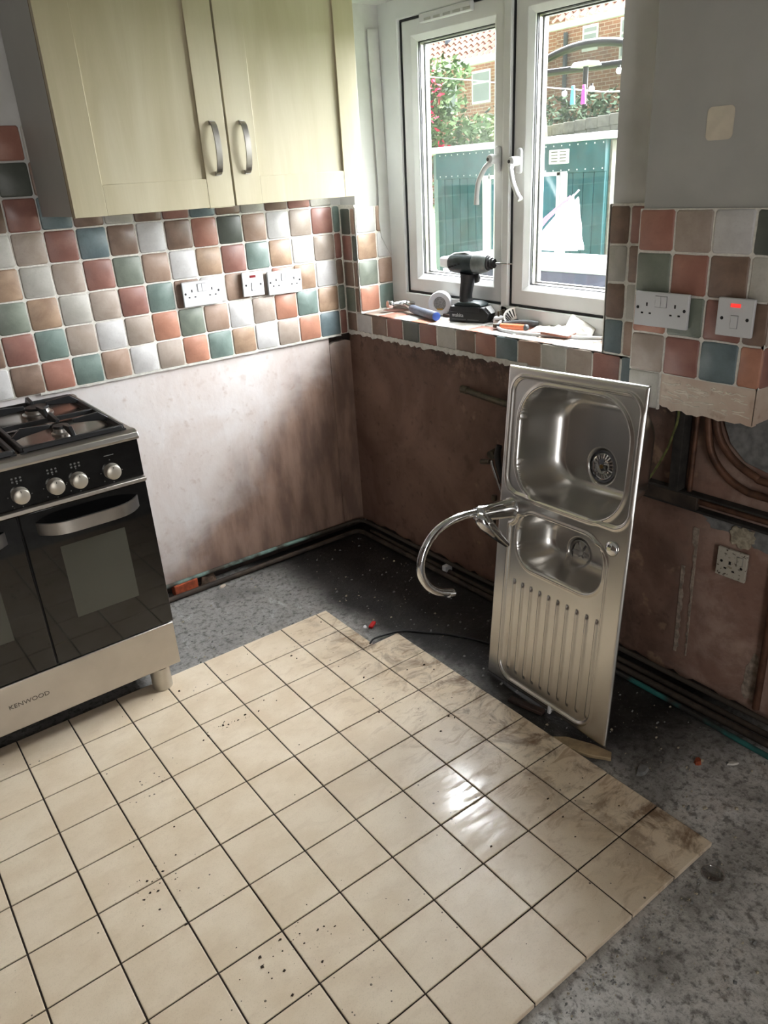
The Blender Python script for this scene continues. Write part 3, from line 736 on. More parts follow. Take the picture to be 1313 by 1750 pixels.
# drains
def drain(cy, cz, dep, r, petals):
    o = (0, cy, cz)
    d = MB().lathe([(r*1.22, dep-.001), (r*1.2, dep-.004), (r*1.05, dep-.0035), (r, dep+.002), (r*.92, dep+.006)], 36, o, 'x', cap=False).build('drain', M_chrome, sink, smooth=50)
    MB().lathe([(r, dep+.006), (0.0, dep+.0062)], 30, o, 'x').build('well', M_hole, d)
    MB().lathe([(.055, dep+.008), (.05, dep+.05), (.024, dep+.055), (.024, dep+.085)], 24, o, 'x').build('waste_outlet', M_white, d, smooth=40)
    m = MB()
    if petals == 20:
        m.lathe([(r*.62, dep-.002), (r*.55, dep-.006), (.006, dep-.008), (0, dep-.008)], 30, o, 'x')
        for k in range(20):
            a = 2*PI*k/20; c, s = math.cos(a), math.sin(a); w = .0022
            P = [(r*.58, -.003), (r*.95, .001)]; q = []
            for (rad, x) in P:
                for sg in (-1, 1): q.append((dep+x, cy+rad*c-s*w*sg, cz+rad*s+c*w*sg)); q.append((dep+x+.002, cy+rad*c-s*w*sg, cz+rad*s+c*w*sg))
            m.add(q, [(0, 2, 6, 4), (1, 5, 7, 3), (0, 4, 5, 1), (2, 3, 7, 6), (4, 6, 7, 5), (0, 1, 3, 2)])
        m.lathe([(r*1.0, dep+.003), (r*.98, dep-.001), (r*.92, dep), (r*.92, dep+.004)], 30, o, 'x', cap=False)
        st = m.build('strainer', M_chrome, d, smooth=40)
        MB().lathe([(.007, dep-.0075), (.006, dep-.0105), (0, dep-.011)], 14, o, 'x').build('strainer_pin', plain('old_brass', (150,120,70), .4, .8, .1, 30), st, smooth=40)
    else:
        for k in range(6):
            a = 2*PI*k/6; c, s = math.cos(a), math.sin(a); w = .0028; q = []
            for rad in (0.004, r*.95):
                for sg in (-1, 1): q.append((dep+.001, cy+rad*c-s*w*sg, cz+rad*s+c*w*sg)); q.append((dep+.005, cy+rad*c-s*w*sg, cz+rad*s+c*w*sg))
            m.add(q, [(0, 2, 6, 4), (1, 5, 7, 3), (0, 4, 5, 1), (2, 3, 7, 6), (4, 6, 7, 5), (0, 1, 3, 2)])
        m.lathe([(.009, dep-.0005), (.009, dep+.004)], 16, o, 'x'); m.build('grid', M_chrome, d, smooth=40)
drain(0, .743, .163, .040, 20); drain(.023, .473, .133, .034, 6)
kn = MB().lathe([(.022, .001), (.022, -.003), (.019, -.008), (.012, -.011), (0, -.012)], 26, (0, -.204, .579), 'x').build('plug_control', M_chrome, sink, smooth=50)
MB().box(-.0135, -.0105, -.207, -.196, .576, .584).build('sticker', plain('cream_sticker', (214,206,170), .6, 0, .03, 20), kn)
# tap: body, swan neck and lever
ty, tz = .200, .586
tap = MB().lathe([(.034, .004), (.033, -.006), (.0285, -.012), (.0275, -.06), (.0255, -.10), (.0235, -.128), (.018, -.140), (0, -.143)], 28, (0, ty, tz), 'x').build('tap', M_chrome, sink, smooth=50)
sp = smooth_path([(-.100, ty, .588), (-.134, ty, .590), (-.20, ty, .585), (-.262, ty, .566), (-.305, ty, .530), (-.330, ty, .480), (-.330, ty, .430), (-.304, ty, .388), (-.262, ty, .360), (-.212, ty, .348)], 6)
s1 = MB().tube(sp, [.0125]*len(sp), 18).build('spout', M_chrome, tap, smooth=50)
MB().lathe([(.0138, .0), (.0138, -.018)], 18, (-.212, 0, 0), 'x').build('aerator', M_chrome, s1, smooth=40).location = (0.004, ty, .3465)
lv = smooth_path([(-.146, .186, .592), (-.132, .172, .570), (-.108, .165, .545), (-.078, .160, .516), (-.050, .157, .492), (-.040, .157, .484)], 5)
MB().tube(lv, [.006, .013, .018, .021, .0225, .023, .0235, .0235, .023, .022, .021, .020, .019, .018, .0165, .015, .014, .013, .012, .0112, .0108, .0108, .0105, .009, .007, .003], 16, True, .95).build('lever', M_chrome, tap, smooth=60)
MB().tube([(.002, ty, tz), (.06, ty, tz), (.09, ty-.01, tz+.03)], .012, 12).build('tap_tail', M_brass, tap, smooth=50)
# clip at the lower edge
MB().box(-.006, .002, -.045, -.036, -.002, .022).build('edge_clip', M_white, sink, bevel=.001)

# ------------------------------------------------------------------ sockets and switches
M_red = plain('neon_off_red', (120,20,24), .3, 0, .05, 30)
def m_neon():
    t = NT('neon_lit_red'); t.set(lin((150,12,14)), .25); t.b.inputs['Emission Color'].default_value = (1, .05, .04, 1); t.b.inputs['Emission Strength'].default_value = .7; return t.m
M_neon = m_neon()
def plate(name, label, cat, loc, rz, w, h, kind, mat=M_white, tilt=0, neon=None, group=None, dirt=False):
    """local frame: x right, z up, front towards -y"""
    t = thing(name, label, cat, loc, (0, tilt, rz), group)
    MB().box(-w/2, w/2, -.0095, .0, -h/2, h/2).build('plate', mat, t, bevel=.0022)
    MB().box(-w/2+.004, w/2-.004, 0, .006, -h/2+.004, h/2-.004).build('back_box', M_black if not dirt else M_hole, t)
    def hole(x, z, a, b): MB().box(x-a, x+a, -.0098, -.009, z-b, z+b).build('pin_slot', M_hole, t)
    def screw(x, z): MB().lathe([(.0042, -.0094), (.0042, -.0098), (0, -.0098)], 14, (x, 0, z), 'y').build('screw', M_hole if mat is not M_white else M_rubber, t)
    def rocker(x, z, a, b):
        MB().box(x-a-.0012, x+a+.0012, -.0099, -.009, z-b-.0012, z+b+.0012).build('switch_gap_shade', M_gap_shade, t)  # thin grey plate, paints the outline shading round the rocker
        MB().prism([(-.0095, z-b), (-.0125, z-b), (-.0112, z), (-.0130, z+b), (-.0095, z+b)], lambda u, v, q: (q, u, v), x-a, x+a).build('switch', mat, t, bevel=.0006)
    if kind == 'double':
        for s in (-1, 1):
            cx = s*w*.27
            hole(cx-.001*s, .012, .0022, .0046); hole(cx-.0118, -.0105, .0034, .0022); hole(cx+.0118, -.0105, .0034, .0022)
            rocker(s*.0085, .021, .0078, .0135); screw(s*w*.435, .003)
    elif kind == 'single':
        hole(-.004, .0035, .0032, .0050); hole(-.016, -.016, .0040, .0026); hole(.008, -.020, .0040, .0026)
        rocker(.024, .018, .0075, .0125); screw(-.029, .003); screw(.030, -.003)
        MB().box(-.011, .004, -.0100, -.009, -.013, -.007).build('chip', M_mortar, t)
    else:
        rocker(0, -.010, .0085, .0145); screw(-.032, -.003); screw(.032, -.003)
        MB().box(-.0125, .0125, -.0112, -.009, .024, .033).build('neon', neon, t, bevel=.0005)
    return t
plate('double_socket', 'white double socket on the back wall, nearest the cooker', 'socket', (-.660, -.009, 1.184), 0, .154, .090, 'double', tilt=.004, group='white double sockets')
plate('cooker_switch', 'white switch with unlit red neon between two double sockets', 'switch', (-.443, -.009, 1.190), 0, .092, .091, 'switch', neon=M_red, tilt=.02)
plate('double_socket', 'white double socket on the back wall, nearest the window corner', 'socket', (-.300, -.009, 1.180), 0, .155, .089, 'double', tilt=.02, group='white double sockets')
plate('double_socket', 'white double socket on the right-hand tiles beside the window', 'socket', (BX-.009, -1.603, 1.1865), -PI/2, .157, .088, 'double', tilt=-.0, group='white double sockets')
plate('fused_switch', 'white switch with a glowing red neon on the right-hand tiles', 'switch', (BX-.009, -1.805, 1.187), -PI/2, .092, .090, 'switch', neon=M_neon)
def m_dirty():
    t = NT('grimy_white_plastic'); n = t.noise(t.obj(), 95, 5, .6); t.set(t.mix(t.ss(n, .56, .66), lin((176,170,156)), lin((70,58,46))), .6); return t.m
M_dirty = m_dirty()
plate('old_socket', 'grimy plaster-splashed single socket low on the bare brown wall', 'socket', (.004, -1.826, .486), -PI/2, .088, .088, 'single', M_dirty, dirt=True)

# beige filler patch on the painted boxing
out = []
for (cx, cz, a0) in ((.022, .024, 0), (-.022, .024, 90), (-.022, -.024, 180), (.022, -.024, 270)):
    for k in range(6): a = math.radians(a0+18*k); out.append((cx+.011*math.cos(a), cz+.011*math.sin(a)))
o = MB().prism(out, lambda u, v, t: (t, u, v), -.0012, .0006).build('wall_patch', plain('beige_filler', (212,203,184), .8, 0, .05, 30))
o.location = (-.0875, -1.697, 1.612); tag(o, 'small beige rounded patch on the grey-white wall', 'patch')

# ------------------------------------------------------------------ things on the window sill
SZ = 1.0232
# cordless drill
ang = math.atan2(-.100, .026)
dr = thing('cordless_drill', 'black cordless impact driver standing upright on the window sill', 'drill', (.142, -.640, SZ), (0, 0, ang))
M_drill = plain('dark_teal_casing', (52,64,66), .42, 0, .2, 50, .1); M_grip = plain('soft_black_grip', (24,25,27), .55, 0, .2, 120, .2); M_gear = plain('grey_gearcase', (116,122,120), .4, .35, .15, 40)
def rbox(m, x0, x1, y0, y1, z0, z1): return m.box(x0, x1, y0, y1, z0, z1)
bt = MB(); bt.prism([(-.088, 0), (.062, 0), (.078, .010), (.086, .034), (.060, .056), (-.078, .056), (-.088, .046)], lambda u, v, t: (u, t, v), -.040, .040)
bt = bt.build('battery', M_black, dr, bevel=.004)
MB().prism([(-.082, .036), (.048, .036), (.048, .057), (-.082, .057)], lambda u, v, t: (u, t, v), -.0425, .0425).build('rail', M_grip, bt, bevel=.003)
MB().prism([(.062, .0565), (.0875, .0345), (.0885, .0352), (.063, .0577)], lambda u, v, t: (u, t, v), -.022, .020).build('label', M_white, bt)
lm = link('lettering', text_mesh('makita', .019, M_white), bt); lm.location = (-.048, -.0404, .025); lm.rotation_euler = (PI/2, 0, 0)
for a, b in ((-.074, -.012), (-.005, .045)): MB().box(a, b, -.0404, -.0398, .0085, .0115).build('print', M_print, bt)
MB().prism([(-.070, .057), (.052, .057), (.044, .066), (.020, .072), (-.052, .072), (-.068, .065)], lambda u, v, t: (u, t, v), -.034, .034).build('foot', M_drill, dr, bevel=.004)
gp = smooth_path([(-.033, 0, .066), (-.036, 0, .085), (-.033, 0, .115), (-.026, 0, .145), (-.020, 0, .175)], 4)
g = MB(); g.tube(gp, [.033, .032, .031, .0305, .030, .030, .030, .0305, .031, .0315, .032, .033, .0345, .036, .038, .040, .043], 18, True, .72); g.build('grip', M_grip, dr, smooth=60)
MB().prism([(.008, .138), (.020, .142), (.026, .160), (.022, .172), (.006, .172)], lambda u, v, t: (u, t, v), -.009, .009).build('trigger', M_black, dr, bevel=.003)
MB().lathe([(.0, -.107), (.018, -.106), (.029, -.098), (.036, -.082), (.038, -.055), (.037, -.02), (.036, .006)], 26, (0, 0, .209), 'x').build('motor_housing', M_drill, dr, smooth=45)
MB().lathe([(.036, .006), (.0375, .012), (.037, .034), (.032, .052), (.028, .060), (.020, .062)], 26, (0, 0, .209), 'x').build('gear_case', M_gear, dr, smooth=40)
MB().prism([(-.085, .218), (-.02, .236), (.0, .240), (-.03, .2495), (-.08, .244)], lambda u, v, t: (u, t, v), -.018, .018).build('top_cover', M_gear, dr, bevel=.004)
ch = MB().lathe([(.024, .060), (.025, .066), (.021, .070), (.021, .078), (.0165, .080), (.0165, .088), (.009, .089)], 22, (0, 0, .209), 'x').build('chuck', M_grip, dr, smooth=40)
MB().lathe([(.0042, .086), (.0042, .140), (.0028, .143), (.0026, .158), (.0005, .164)], 10, (0, 0, .209), 'x').build('driver_bit', M_chrome, dr, smooth=40)
for k in range(4): MB().box(-.088+.014*k, -.080+.014*k, -.0385, -.030, .196+.004*k, .199+.004*k).build('vent_slot', M_hole, dr)
# claw hammer
hm = thing('claw_hammer', 'steel claw hammer with blue rubber grip lying on the sill', 'hammer', (.135, -.225, SZ), (0, 0, math.atan2(-.30, -.085)))
# local +x runs along the handle away from the head
MB().tube(smooth_path([(.0, 0, .030), (.05, 0, .024), (.11, 0, .020)], 3), [.0105, .0105, .010, .010, .0105, .011, .0115], 12, True, .8).build('shaft', M_chrome, hm, smooth=50)
gr = MB().tube(smooth_path([(.075, 0, .021), (.11, 0, .0195), (.17, 0, .0185), (.23, 0, .0185), (.315, 0, .019)], 3), [.011, .0155, .017, .0175, .0175, .017, .017, .0172, .0178, .018, .0182, .0182, .017], 16, True, .95).build('grip', plain('slate_rubber', (92,98,112), .6, 0, .15, 60, .2), hm, smooth=50)
MB().lathe([(.016, .315), (.0165, .318), (.012, .3205), (0, .321)], 18, (0, 0, .019), 'x').build('end_cap', plain('blue_rubber', (58,92,178), .5, 0, .1, 30), gr, smooth=40)
hd = MB().lathe([(.0165, -.072), (.0175, -.070), (.0175, -.054), (.014, -.050), (.0115, -.044), (.0125, -.02), (.0145, 0), (.0125, .014), (.011, .018)], 20, (0, 0, .032), 'y').build('head', M_chrome, hm, smooth=40)
for s in (-1, 1):
    MB().tube(smooth_path([(.006*s, .012, .033), (.008*s, .035, .030), (.011*s, .058, .022), (.012*s, .078, .010)], 4), [.0105, .0102, .0098, .0092, .0088, .0083, .0078, .007, .0063, .0056, .005, .0042, .003], 10, True, .8).build('claw', M_chrome, hd, smooth=50)
# roll of white tape standing on edge
tr = thing('tape_roll', 'white plastic roll of tape standing on edge by the window frame', 'tape', (.150, -.440, SZ), (0, 0, math.radians(32)))
MB().lathe([(.028, -.016), (.044, -.016), (.047, -.013), (.047, .013), (.044, .016), (.028, .016), (.026, .012), (.026, -.012), (.028, -.016)], 36, (0, 0, .047), 'x', cap=False).build('rim', M_white, tr, smooth=45)
MB().lathe([(.027, -.006), (.0, -.007)], 30, (0, 0, .047), 'x').build('core', plain('grey_mesh_core', (150,150,148), .7, 0, .2, 200), tr)
MB().box(-.0105, -.006, -.012, .012, .0225, .0275).build('tape_end', plain('ochre_tape', (190,140,50), .6, 0, .1, 30), tr)
o = MB().tube([(.135, -.475, SZ+.0065), (.150, -.60, SZ+.0065)], .0062, 10).build('wooden_stick', plain('dark_stained_wood', (64,44,32), .7, 0, .2, 60), smooth=50)
tag(o, 'short dark brown wooden stick lying behind the hammer grip', 'stick')
# three-pin plug and its flex
pl = thing('mains_plug', 'white three-pin plug with white flex lying along the sill', 'plug', (.150, -.775, SZ), (0, 0, math.radians(200)))
MB().prism([(-.026, 0), (.026, 0), (.028, .02), (.022, .030), (-.022, .030), (-.028, .02)], lambda u, v, t: (u, t, v), -.022, .022).build('body', M_white, pl, bevel=.004)
for x, h in ((-.012, .018), (.012, .018), (0, .024)):
    p = MB().box(x-.003, x+.003, -.003+(.008 if x == 0 else -.006), .003+(.008 if x == 0 else -.006), .030, .030+h).build('pin', M_brass, pl)
wpts = [(.136, -.795, .014), (.105, -.815, .020), (.070, -.835, .010), (.052, -.875, .0055), (.050, -.94, .0055), (.062, -1.02, .0055), (.085, -1.10, .0055), (.115, -1.18, .0055), (.150, -1.26, .0055), (.165, -1.32, .0055)]
m = bpy.data.objects.new('flex_tmp', None); bpy.data.objects.remove(m)
fx = MB().tube([pl.matrix_basis.inverted() @ Vector((a, b, SZ+c)) for a, b, c in smooth_path(wpts, 6)], .0052, 10).build('flex', M_white, pl, smooth=60)
# sink strainer basket
sb = thing('strainer_basket', 'steel sink strainer basket tipped on the sill beside the plug', 'strainer', (.166, -.842, SZ+.004), Matrix.Rotation(math.radians(30), 3, Vector((.75, -.66, 0)).normalized()).to_euler())
MB().lathe([(.0, .006), (.022, .006), (.026, .010), (.050, .034), (.0545, .035), (.0545, .037), (.049, .0365), (.0255, .0125), (.021, .0085), (0, .0085)], 40, (0, 0, 0), 'z').build('dish', M_steel, sb, smooth=40)
MB().lathe([(.0215, .0085), (.0, .0105)], 24, (0, 0, 0), 'z').build('rubber_seal', M_hole, sb)
for k in range(20):
    a = 2*PI*k/20; c, s_ = math.cos(a), math.sin(a)
    MB().tube([(.028*c, .028*s_, .0150), (.0465*c, .0465*s_, .0345)], [.0018, .0030], 6).build('slot', M_hole, sb)
# pliers with orange and grey grips
pp = thing('pliers', 'pliers with orange and grey handles among rubble on the sill', 'pliers', (.080, -.885, SZ), (0, 0, 0))
M_or = plain('orange_plastic', (204,110,70), .45, 0, .06, 40); M_dg = plain('dark_grey_plastic', (70,72,74), .5, 0, .1, 40)
MB().tube([(-.006, .040, .012), (.004, .0, .013), (.02, -.05, .013)], [.011, .0105, .0105], 12).build('handle', M_or, pp, smooth=50)
MB().tube([(-.009, .055, .012), (-.006, .038, .012)], [.008, .0125], 12).build('collar', M_dg, pp, smooth=50)
MB().sphere((.0215, -.054, .013), .0118, 12, 8).build('end_cap', M_dg, pp, smooth=60)
MB().tube(smooth_path([(.012, .045, .018), (.05, .0, .020), (.085, -.055, .017)], 4), [.008, .0085, .009, .0095, .010, .0105, .0105, .010, .0075], 12).build('handle', M_dg, pp, smooth=50)
MB().lathe([(.016, 0), (.016, .012)], 16, (.0, .062, .006), 'z').build('pivot', M_brass, pp, smooth=40)
# broken tiles with adhesive on their backs
M_chalk = plain('chalky_adhesive', (216,212,204), .9, 0, .12, 70, .8)
def chunk(name, label, loc, rot, pts, t, matb, seed, edge=None):
    r = random.Random(seed); th = thing(name, label, 'tile', loc, rot, 'broken tiles on the sill')
    MB().prism(pts, lambda u, v, q: (u, v, q), 0, .008).build('biscuit', edge or TILE['terra'], th, bevel=.001)
    m = MB(); n = 9; xs = [p[0] for p in pts]; ys = [p[1] for p in pts]; vs = []; fs = []
    for i in range(n):
        for j in range(n):
            u = min(xs)*.94+(max(xs)-min(xs))*.94*i/(n-1); v = min(ys)*.94+(max(ys)-min(ys))*.94*j/(n-1)
            ed = 0 if i in (0, n-1) or j in (0, n-1) else 1
            vs.append((u, v, .0075+ed*r.uniform(.001, t)))
    for i in range(n-1):
        for j in range(n-1): a = i*n+j; fs.append((a, a+n, a+n+1, a+1))
    m.add(vs, fs).build('adhesive', matb, th)
chunk('broken_tile', 'chalky broken tile lying flat beside the pliers on the sill', (.135, -1.00, SZ), (0, 0, .35), [(-.05, -.048), (.045, -.05), (.052, .03), (.02, .052), (-.048, .045)], .010, M_chalk, 1)
chunk('broken_tile', 'chalky white broken tile in front, overlapping the flex on the sill', (.115, -1.085, SZ+.009), (.06, -.05, .15), [(-.045, -.055), (.05, -.05), (.052, .04), (-.05, .05)], .008, M_chalk, 2)
chunk('broken_tile', 'cream broken tile propped up at an angle against the window frame', (.160, -1.13, SZ+.023), (.15, -.62, .25), [(-.045, -.05), (.045, -.05), (.045, .05), (-.045, .05)], .003, TILE['cream'], 3, TILE['cream'])
# crumbs of mortar along the sill edge
m = MB(); rc = random.Random(33)
for k in range(60):
    x = rc.choice([rc.uniform(.005, .02), rc.uniform(.01, .17)]); y = rc.uniform(-1.25, -.80); s = rc.uniform(.0012, .004)
    m.add([(x+s*rc.uniform(-1, 1), y+s*rc.uniform(-1, 1), SZ-.0006) for _ in range(3)]+[(x, y, SZ+s)], [(0, 1, 2), (0, 1, 3), (1, 2, 3), (2, 0, 3)])
o = m.build('mortar_crumbs', M_chalk); tag(o, 'crumbs of white mortar scattered on the window sill', 'crumbs', kind='stuff')

# ------------------------------------------------------------------ pipework
def pipe(name, label, pts, r, mat, n=12, k=5, cat='pipe', group=None):
    o = MB().tube(smooth_path(pts, k), r, n).build(name, mat, smooth=60); return tag(o, label, cat, group)
pipe('skirting_pipe', 'dull copper pipe lying on the floor along the plaster wall into the corner', [(-1.19, -.045, .0125), (-.70, -.046, .0125), (-.20, -.046, .0125), (-.085, -.050, .0125), (-.060, -.085, .0125), (-.058, -.20, .0125), (-.060, -1.2, .0125), (-.066, -2.5, .0125), (-.066, -4.55, .0125)], .011, M_pipegrime)
pipe('verdigris_pipe', 'pale green verdigris pipe clipped at the foot of the pink plaster', [(-1.19, -.003, .052), (-.70, -.004, .050), (-.14, -.006, .044), (-.05, -.012, .044), (-.022, -.045, .044), (-.018, -.15, .044), (-.018, -1.0, .046), (-.016, -2.5, .046), (-.016, -4.55, .046)], .0085, M_verd)
pipe('low_pipe', 'middle grimy pipe of three at the foot of the window wall', [(-.024, -.10, .013), (-.028, -.5, .013), (-.028, -1.4, .013), (-.030, -2.5, .013), (-.030, -4.55, .013)], .0095, M_pipegrime)
def m_teal():
    t = NT('teal_sleeve'); n = t.noise(t.pos(), 5, 4); t.set(t.mix(t.ss(n, .44, .58), lin((34,32,30)), lin((34,98,94))), .6); return t.m
M_teal = m_teal()
pipe('teal_pipe', 'teal plastic-sleeved pipe on the floor below the old socket', [(-.090, -1.50, .010), (-.096, -1.8, .010), (-.108, -2.05, .010), (-.112, -2.5, .010), (-.112, -4.55, .010)], .0085, M_teal)
pipe('riser_pipe', 'upright copper pipe at the right edge beside the old socket', [(-.002, -1.957, .060), (-.002, -1.955, .3), (-.002, -1.950, .60)], .0105, M_copper)
o = MB().box(-.048, -.010, -.652, -.630, .012, .040).build('pipe_clip', M_white, bevel=.002); tag(o, 'small white plastic pipe clip at the foot of the window wall', 'clip')
def dx(y, z): return (-.008, y-.017, z+.005)
pipe('bend_pipe', 'outer copper pipe curving out from under the boxed tiles', [(-.008, -1.708, 1.15), dx(-1.691, .95), dx(-1.693, .88), dx(-1.710, .798), dx(-1.754, .743), dx(-1.817, .712), dx(-1.891, .707), dx(-2.3, .700), dx(-4.5, .700)], .0105, M_copper, group='curved copper pipes')
pipe('bend_pipe', 'inner copper pipe curving out from under the boxed tiles', [(-.008, -1.733, 1.15), dx(-1.715, .95), dx(-1.716, .884), dx(-1.736, .831), dx(-1.781, .786), dx(-1.842, .757), dx(-1.90, .748), dx(-2.3, .742), dx(-4.5, .742)], .0105, M_copper, group='curved copper pipes')
pipe('drop_pipe', 'thin copper pipe dropping straight down inside the boxing', [(.000, -1.672, 1.15), (.000, -1.672, .95), (.000, -1.672, .72), (.000, -1.672, .66)], .0075, M_copper)
pipe('earth_cable', 'yellow-green earth cable hanging from under the boxed tiles', [(-.045, -1.632, 1.0), (-.043, -1.640, .893), (-.040, -1.625, .83), (-.03, -1.606, .782), (-.012, -1.555, .69), (-.005, -1.53, .655)], .0035, plain('earth_green', (112,116,60), .6, 0, .3, 40), 8, cat='cable')
ld = thing('pipe_duct', 'dark horizontal pipe ducting across the bare wall behind the sink', 'ducting', (.0, -1.95, .64))
M_duct = plain('dark_grimy_duct', (50,46,42), .8, 0, .3, 30, .5)
MB().box(-.018, .0115, -2.6, .440, .018, .026).build('upper_rail', M_duct, ld, bevel=.002)
MB().box(-.018, .0115, -2.6, .440, -.026, -.018).build('lower_rail', M_duct, ld, bevel=.002)
MB().tube([(-.004, .30, .004), (-.004, -.2, .006), (-.004, -2.6, .004)], .009, 10).build('pipe', M_copper, ld, smooth=50)
MB().box(-.020, -.004, .24, .44, -.020, .020).build('bracket', M_pipegrime, ld, bevel=.003)
sh = MB().box(-.030, .0115, -1.652, -1.622, .665, 1.2).build('cable_channel', M_duct, bevel=.002); tag(sh, 'dark upright channel inside the boxing beside the earth cable', 'channel')
# grey cement pocket behind the curved pipes
cg = []
for (y, z) in ((-1.745, .95), (-1.750, .884), (-1.774, .832), (-1.822, .790), (-1.90, .772), (-2.10, .768), (-2.10, .95)): cg.append((y, z))
MB().prism(cg, fB, .003, .0125).build('cement_render', M_cement, wall_right, bevel=.001)
M_efflo = plain('pale_efflorescence', (168,152,136), .9, 0, .25, 60, .5)
def blob(cy, cz, ry, rz, seed, mat, t, name):
    r = random.Random(seed); n = 26; out = []
    for k in range(n):
        a = 2*PI*k/n; q = r.uniform(.72, 1.1); out.append((cy+ry*q*math.cos(a), cz+rz*q*math.sin(a)))
    MB().prism(out, fB, .0125-t, .0135).build(name, mat, wall_right, bevel=.0006)
blob(-1.79, .592, .075, .026, 1, M_cement, .002, 'cement_patch'); blob(-1.90, .575, .05, .035, 2, M_cement, .0025, 'cement_patch')
blob(-1.838, .572, .040, .036, 3, M_mortar, .006, 'mortar_patch'); blob(-1.925, .14, .028, .085, 4, M_efflo, .0015, 'plaster_scab')
# chased groove with its ragged white edges
rg = random.Random(9)
def strip(pts_l, pts_r, t, mat, name): MB().prism(pts_l+pts_r[::-1], fB, .0125-t, .0135).build(name, mat, wall_right)
zs = [.115+(.555-.115)*i/34 for i in range(35)]
strip([(-1.700-.012*(.555-z)/.44+rg.uniform(-.004, .004) if z < .5 else -1.693+rg.uniform(-.002, .002), z) for z in zs], [(-1.7105-.006*(.555-z)/.44, z) for z in zs], .0035, M_efflo, 'groove_edge')
zs = [.115+(.42-.115)*i/26 for i in range(27)]
strip([(-1.668-.004*(.42-z)/.3, z) for z in zs], [(-1.6785-.006*(.42-z)/.3+rg.uniform(-.004, .004), z) for z in zs], .003, M_efflo, 'groove_edge')
# capped pipe stub and old tap tails left of the sink
st = thing('pipe_stub', 'capped pipe stub running along the bare wall below the sill', 'pipe', (-.012, -.745, .806))
MB().tube([(0, 0, 0), (0, -.10, -.008), (0, -.30, -.020)], .011, 12).build('pipe', M_brass, st, smooth=50)
MB().lathe([(.012, .014), (.0155, .012), (.0155, -.016), (.012, -.018)], 8, (0, 0, 0), 'y').build('cap', M_brass, st)
vt = thing('old_valve', 'corroded water valve with bent chrome tail on the wall behind the sink', 'valve', (-.012, -.900, .580))
MB().tube([(.02, .005, .015), (-.02, 0, .012)], .016, 12).build('body', M_brass, vt, smooth=40)
MB().tube([(-.012, .055, -.028), (-.012, .01, -.018)], [.010, .009], 10).build('nub', M_brass, vt, smooth=40)
MB().tube(smooth_path([(-.015, .0, -.01), (-.018, -.012, -.035), (-.02, -.035, -.075), (-.02, -.06, -.12)], 4), .006, 10).build('tail', M_chrome, vt, smooth=50)
MB().tube(smooth_path([(-.01, -.035, .055), (-.015, -.030, .02), (-.015, -.04, -.03), (-.015, -.06, -.08)], 4), .011, 10).build('hose', M_rubber, vt, smooth=50)
MB().tube([(-.012, -.012, -.150), (-.012, -.012, -.28)], .006, 10).build('lower_tail', M_pipegrime, vt, smooth=50)
MB().lathe([(.0105, -.165), (.0105, -.145)], 6, (-.012, -.012, 0), 'z').build('nut', M_brass, vt)

# ------------------------------------------------------------------ floor litter
def chip(name, label, cat, loc, size, mat, rz=0, seed=1, tilt=0):
    r = random.Random(seed); m = MB(); n = 7; o = []
    for k in range(n): a = 2*PI*k/n; q = r.uniform(.75, 1.05); o.append((size[0]*q*math.cos(a), size[1]*q*math.sin(a)))
    vs = [(x, y, 0) for x, y in o]+[(x*.8+r.uniform(-.1, .1)*size[0], y*.8, size[2]*r.uniform(.7, 1)) for x, y in o]
    m.add(vs, [tuple(range(n))[::-1], tuple(range(n, 2*n))]+[(i, (i+1) % n, n+(i+1) % n, n+i) for i in range(n)])
    ob = m.build(name, mat); ob.location = loc; ob.rotation_euler = (tilt, 0, rz); return tag(ob, label, cat)
M_brick = plain('orange_brick', (176,84,50), .85, 0, .25, 40, .5)
b = MB().box(-.052, .052, -.020, .020, 0, .048).build('loose_brick', M_brick, bevel=.003); b.location = (-.925, .0, .0005); b.rotation_euler = (0, 0, .03); tag(b, 'orange brick lodged at the foot of the plaster beside the cooker', 'brick')
chip('rubble_stone', 'brown lump of rubble beside the orange brick', 'stone', (-.822, .004, .0), (.042, .022, .042), plain('brown_rubble', (112,90,74), .9, 0, .3, 40, .6), .1, 2)
chip('plaster_flake', 'pale flake of plaster on the floor by the copper pipe', 'flake', (-.790, -.075, .0), (.020, .009, .008), M_boxplaster, .3, 3)
r1 = MB().box(-.020, .020, -.008, .008, 0, .009).build('red_wallplug', plain('red_plastic', (196,34,32), .4, 0, .1, 40), bevel=.002); r1.location = (-.508, -.752, .0005); r1.rotation_euler = (0, 0, .55); tag(r1, 'small red plastic wall plug on the black floor', 'wall plug')
chip('white_chip', 'small white triangular chip beside the red wall plug', 'chip', (-.535, -.742, 0), (.012, .008, .006), M_white, .8, 5)
chip('brick_crumb', 'orange crumb of brick on the dark floor at the right', 'crumb', (-.262, -1.94, 0), (.016, .011, .012), M_brick, .4, 6)
chip('white_flake', 'long white flake on the dark floor below the old socket', 'flake', (-.195, -2.005, 0), (.022, .007, .006), M_chalk, -.6, 7)
chip('mortar_lump', 'grey lump of mortar on the floor right of the sink foot', 'lump', (-.405, -1.86, 0), (.026, .016, .014), M_cement, .2, 8)
w = MB().prism([(-.098, -.012), (-.05, .014), (.03, .020), (.085, .012), (.092, -.014), (.03, -.030), (-.03, -.026)], lambda u, v, t: (u, v, t), 0, .012).build('timber_offcut', plain('pale_split_timber', (168,146,112), .8, 0, .2, 30, .4), bevel=.002)
w.location = (-.455, -1.690, .0008); w.rotation_euler = (0, 0, -1.22); tag(w, 'pale split timber offcut under the foot of the sink', 'offcut')
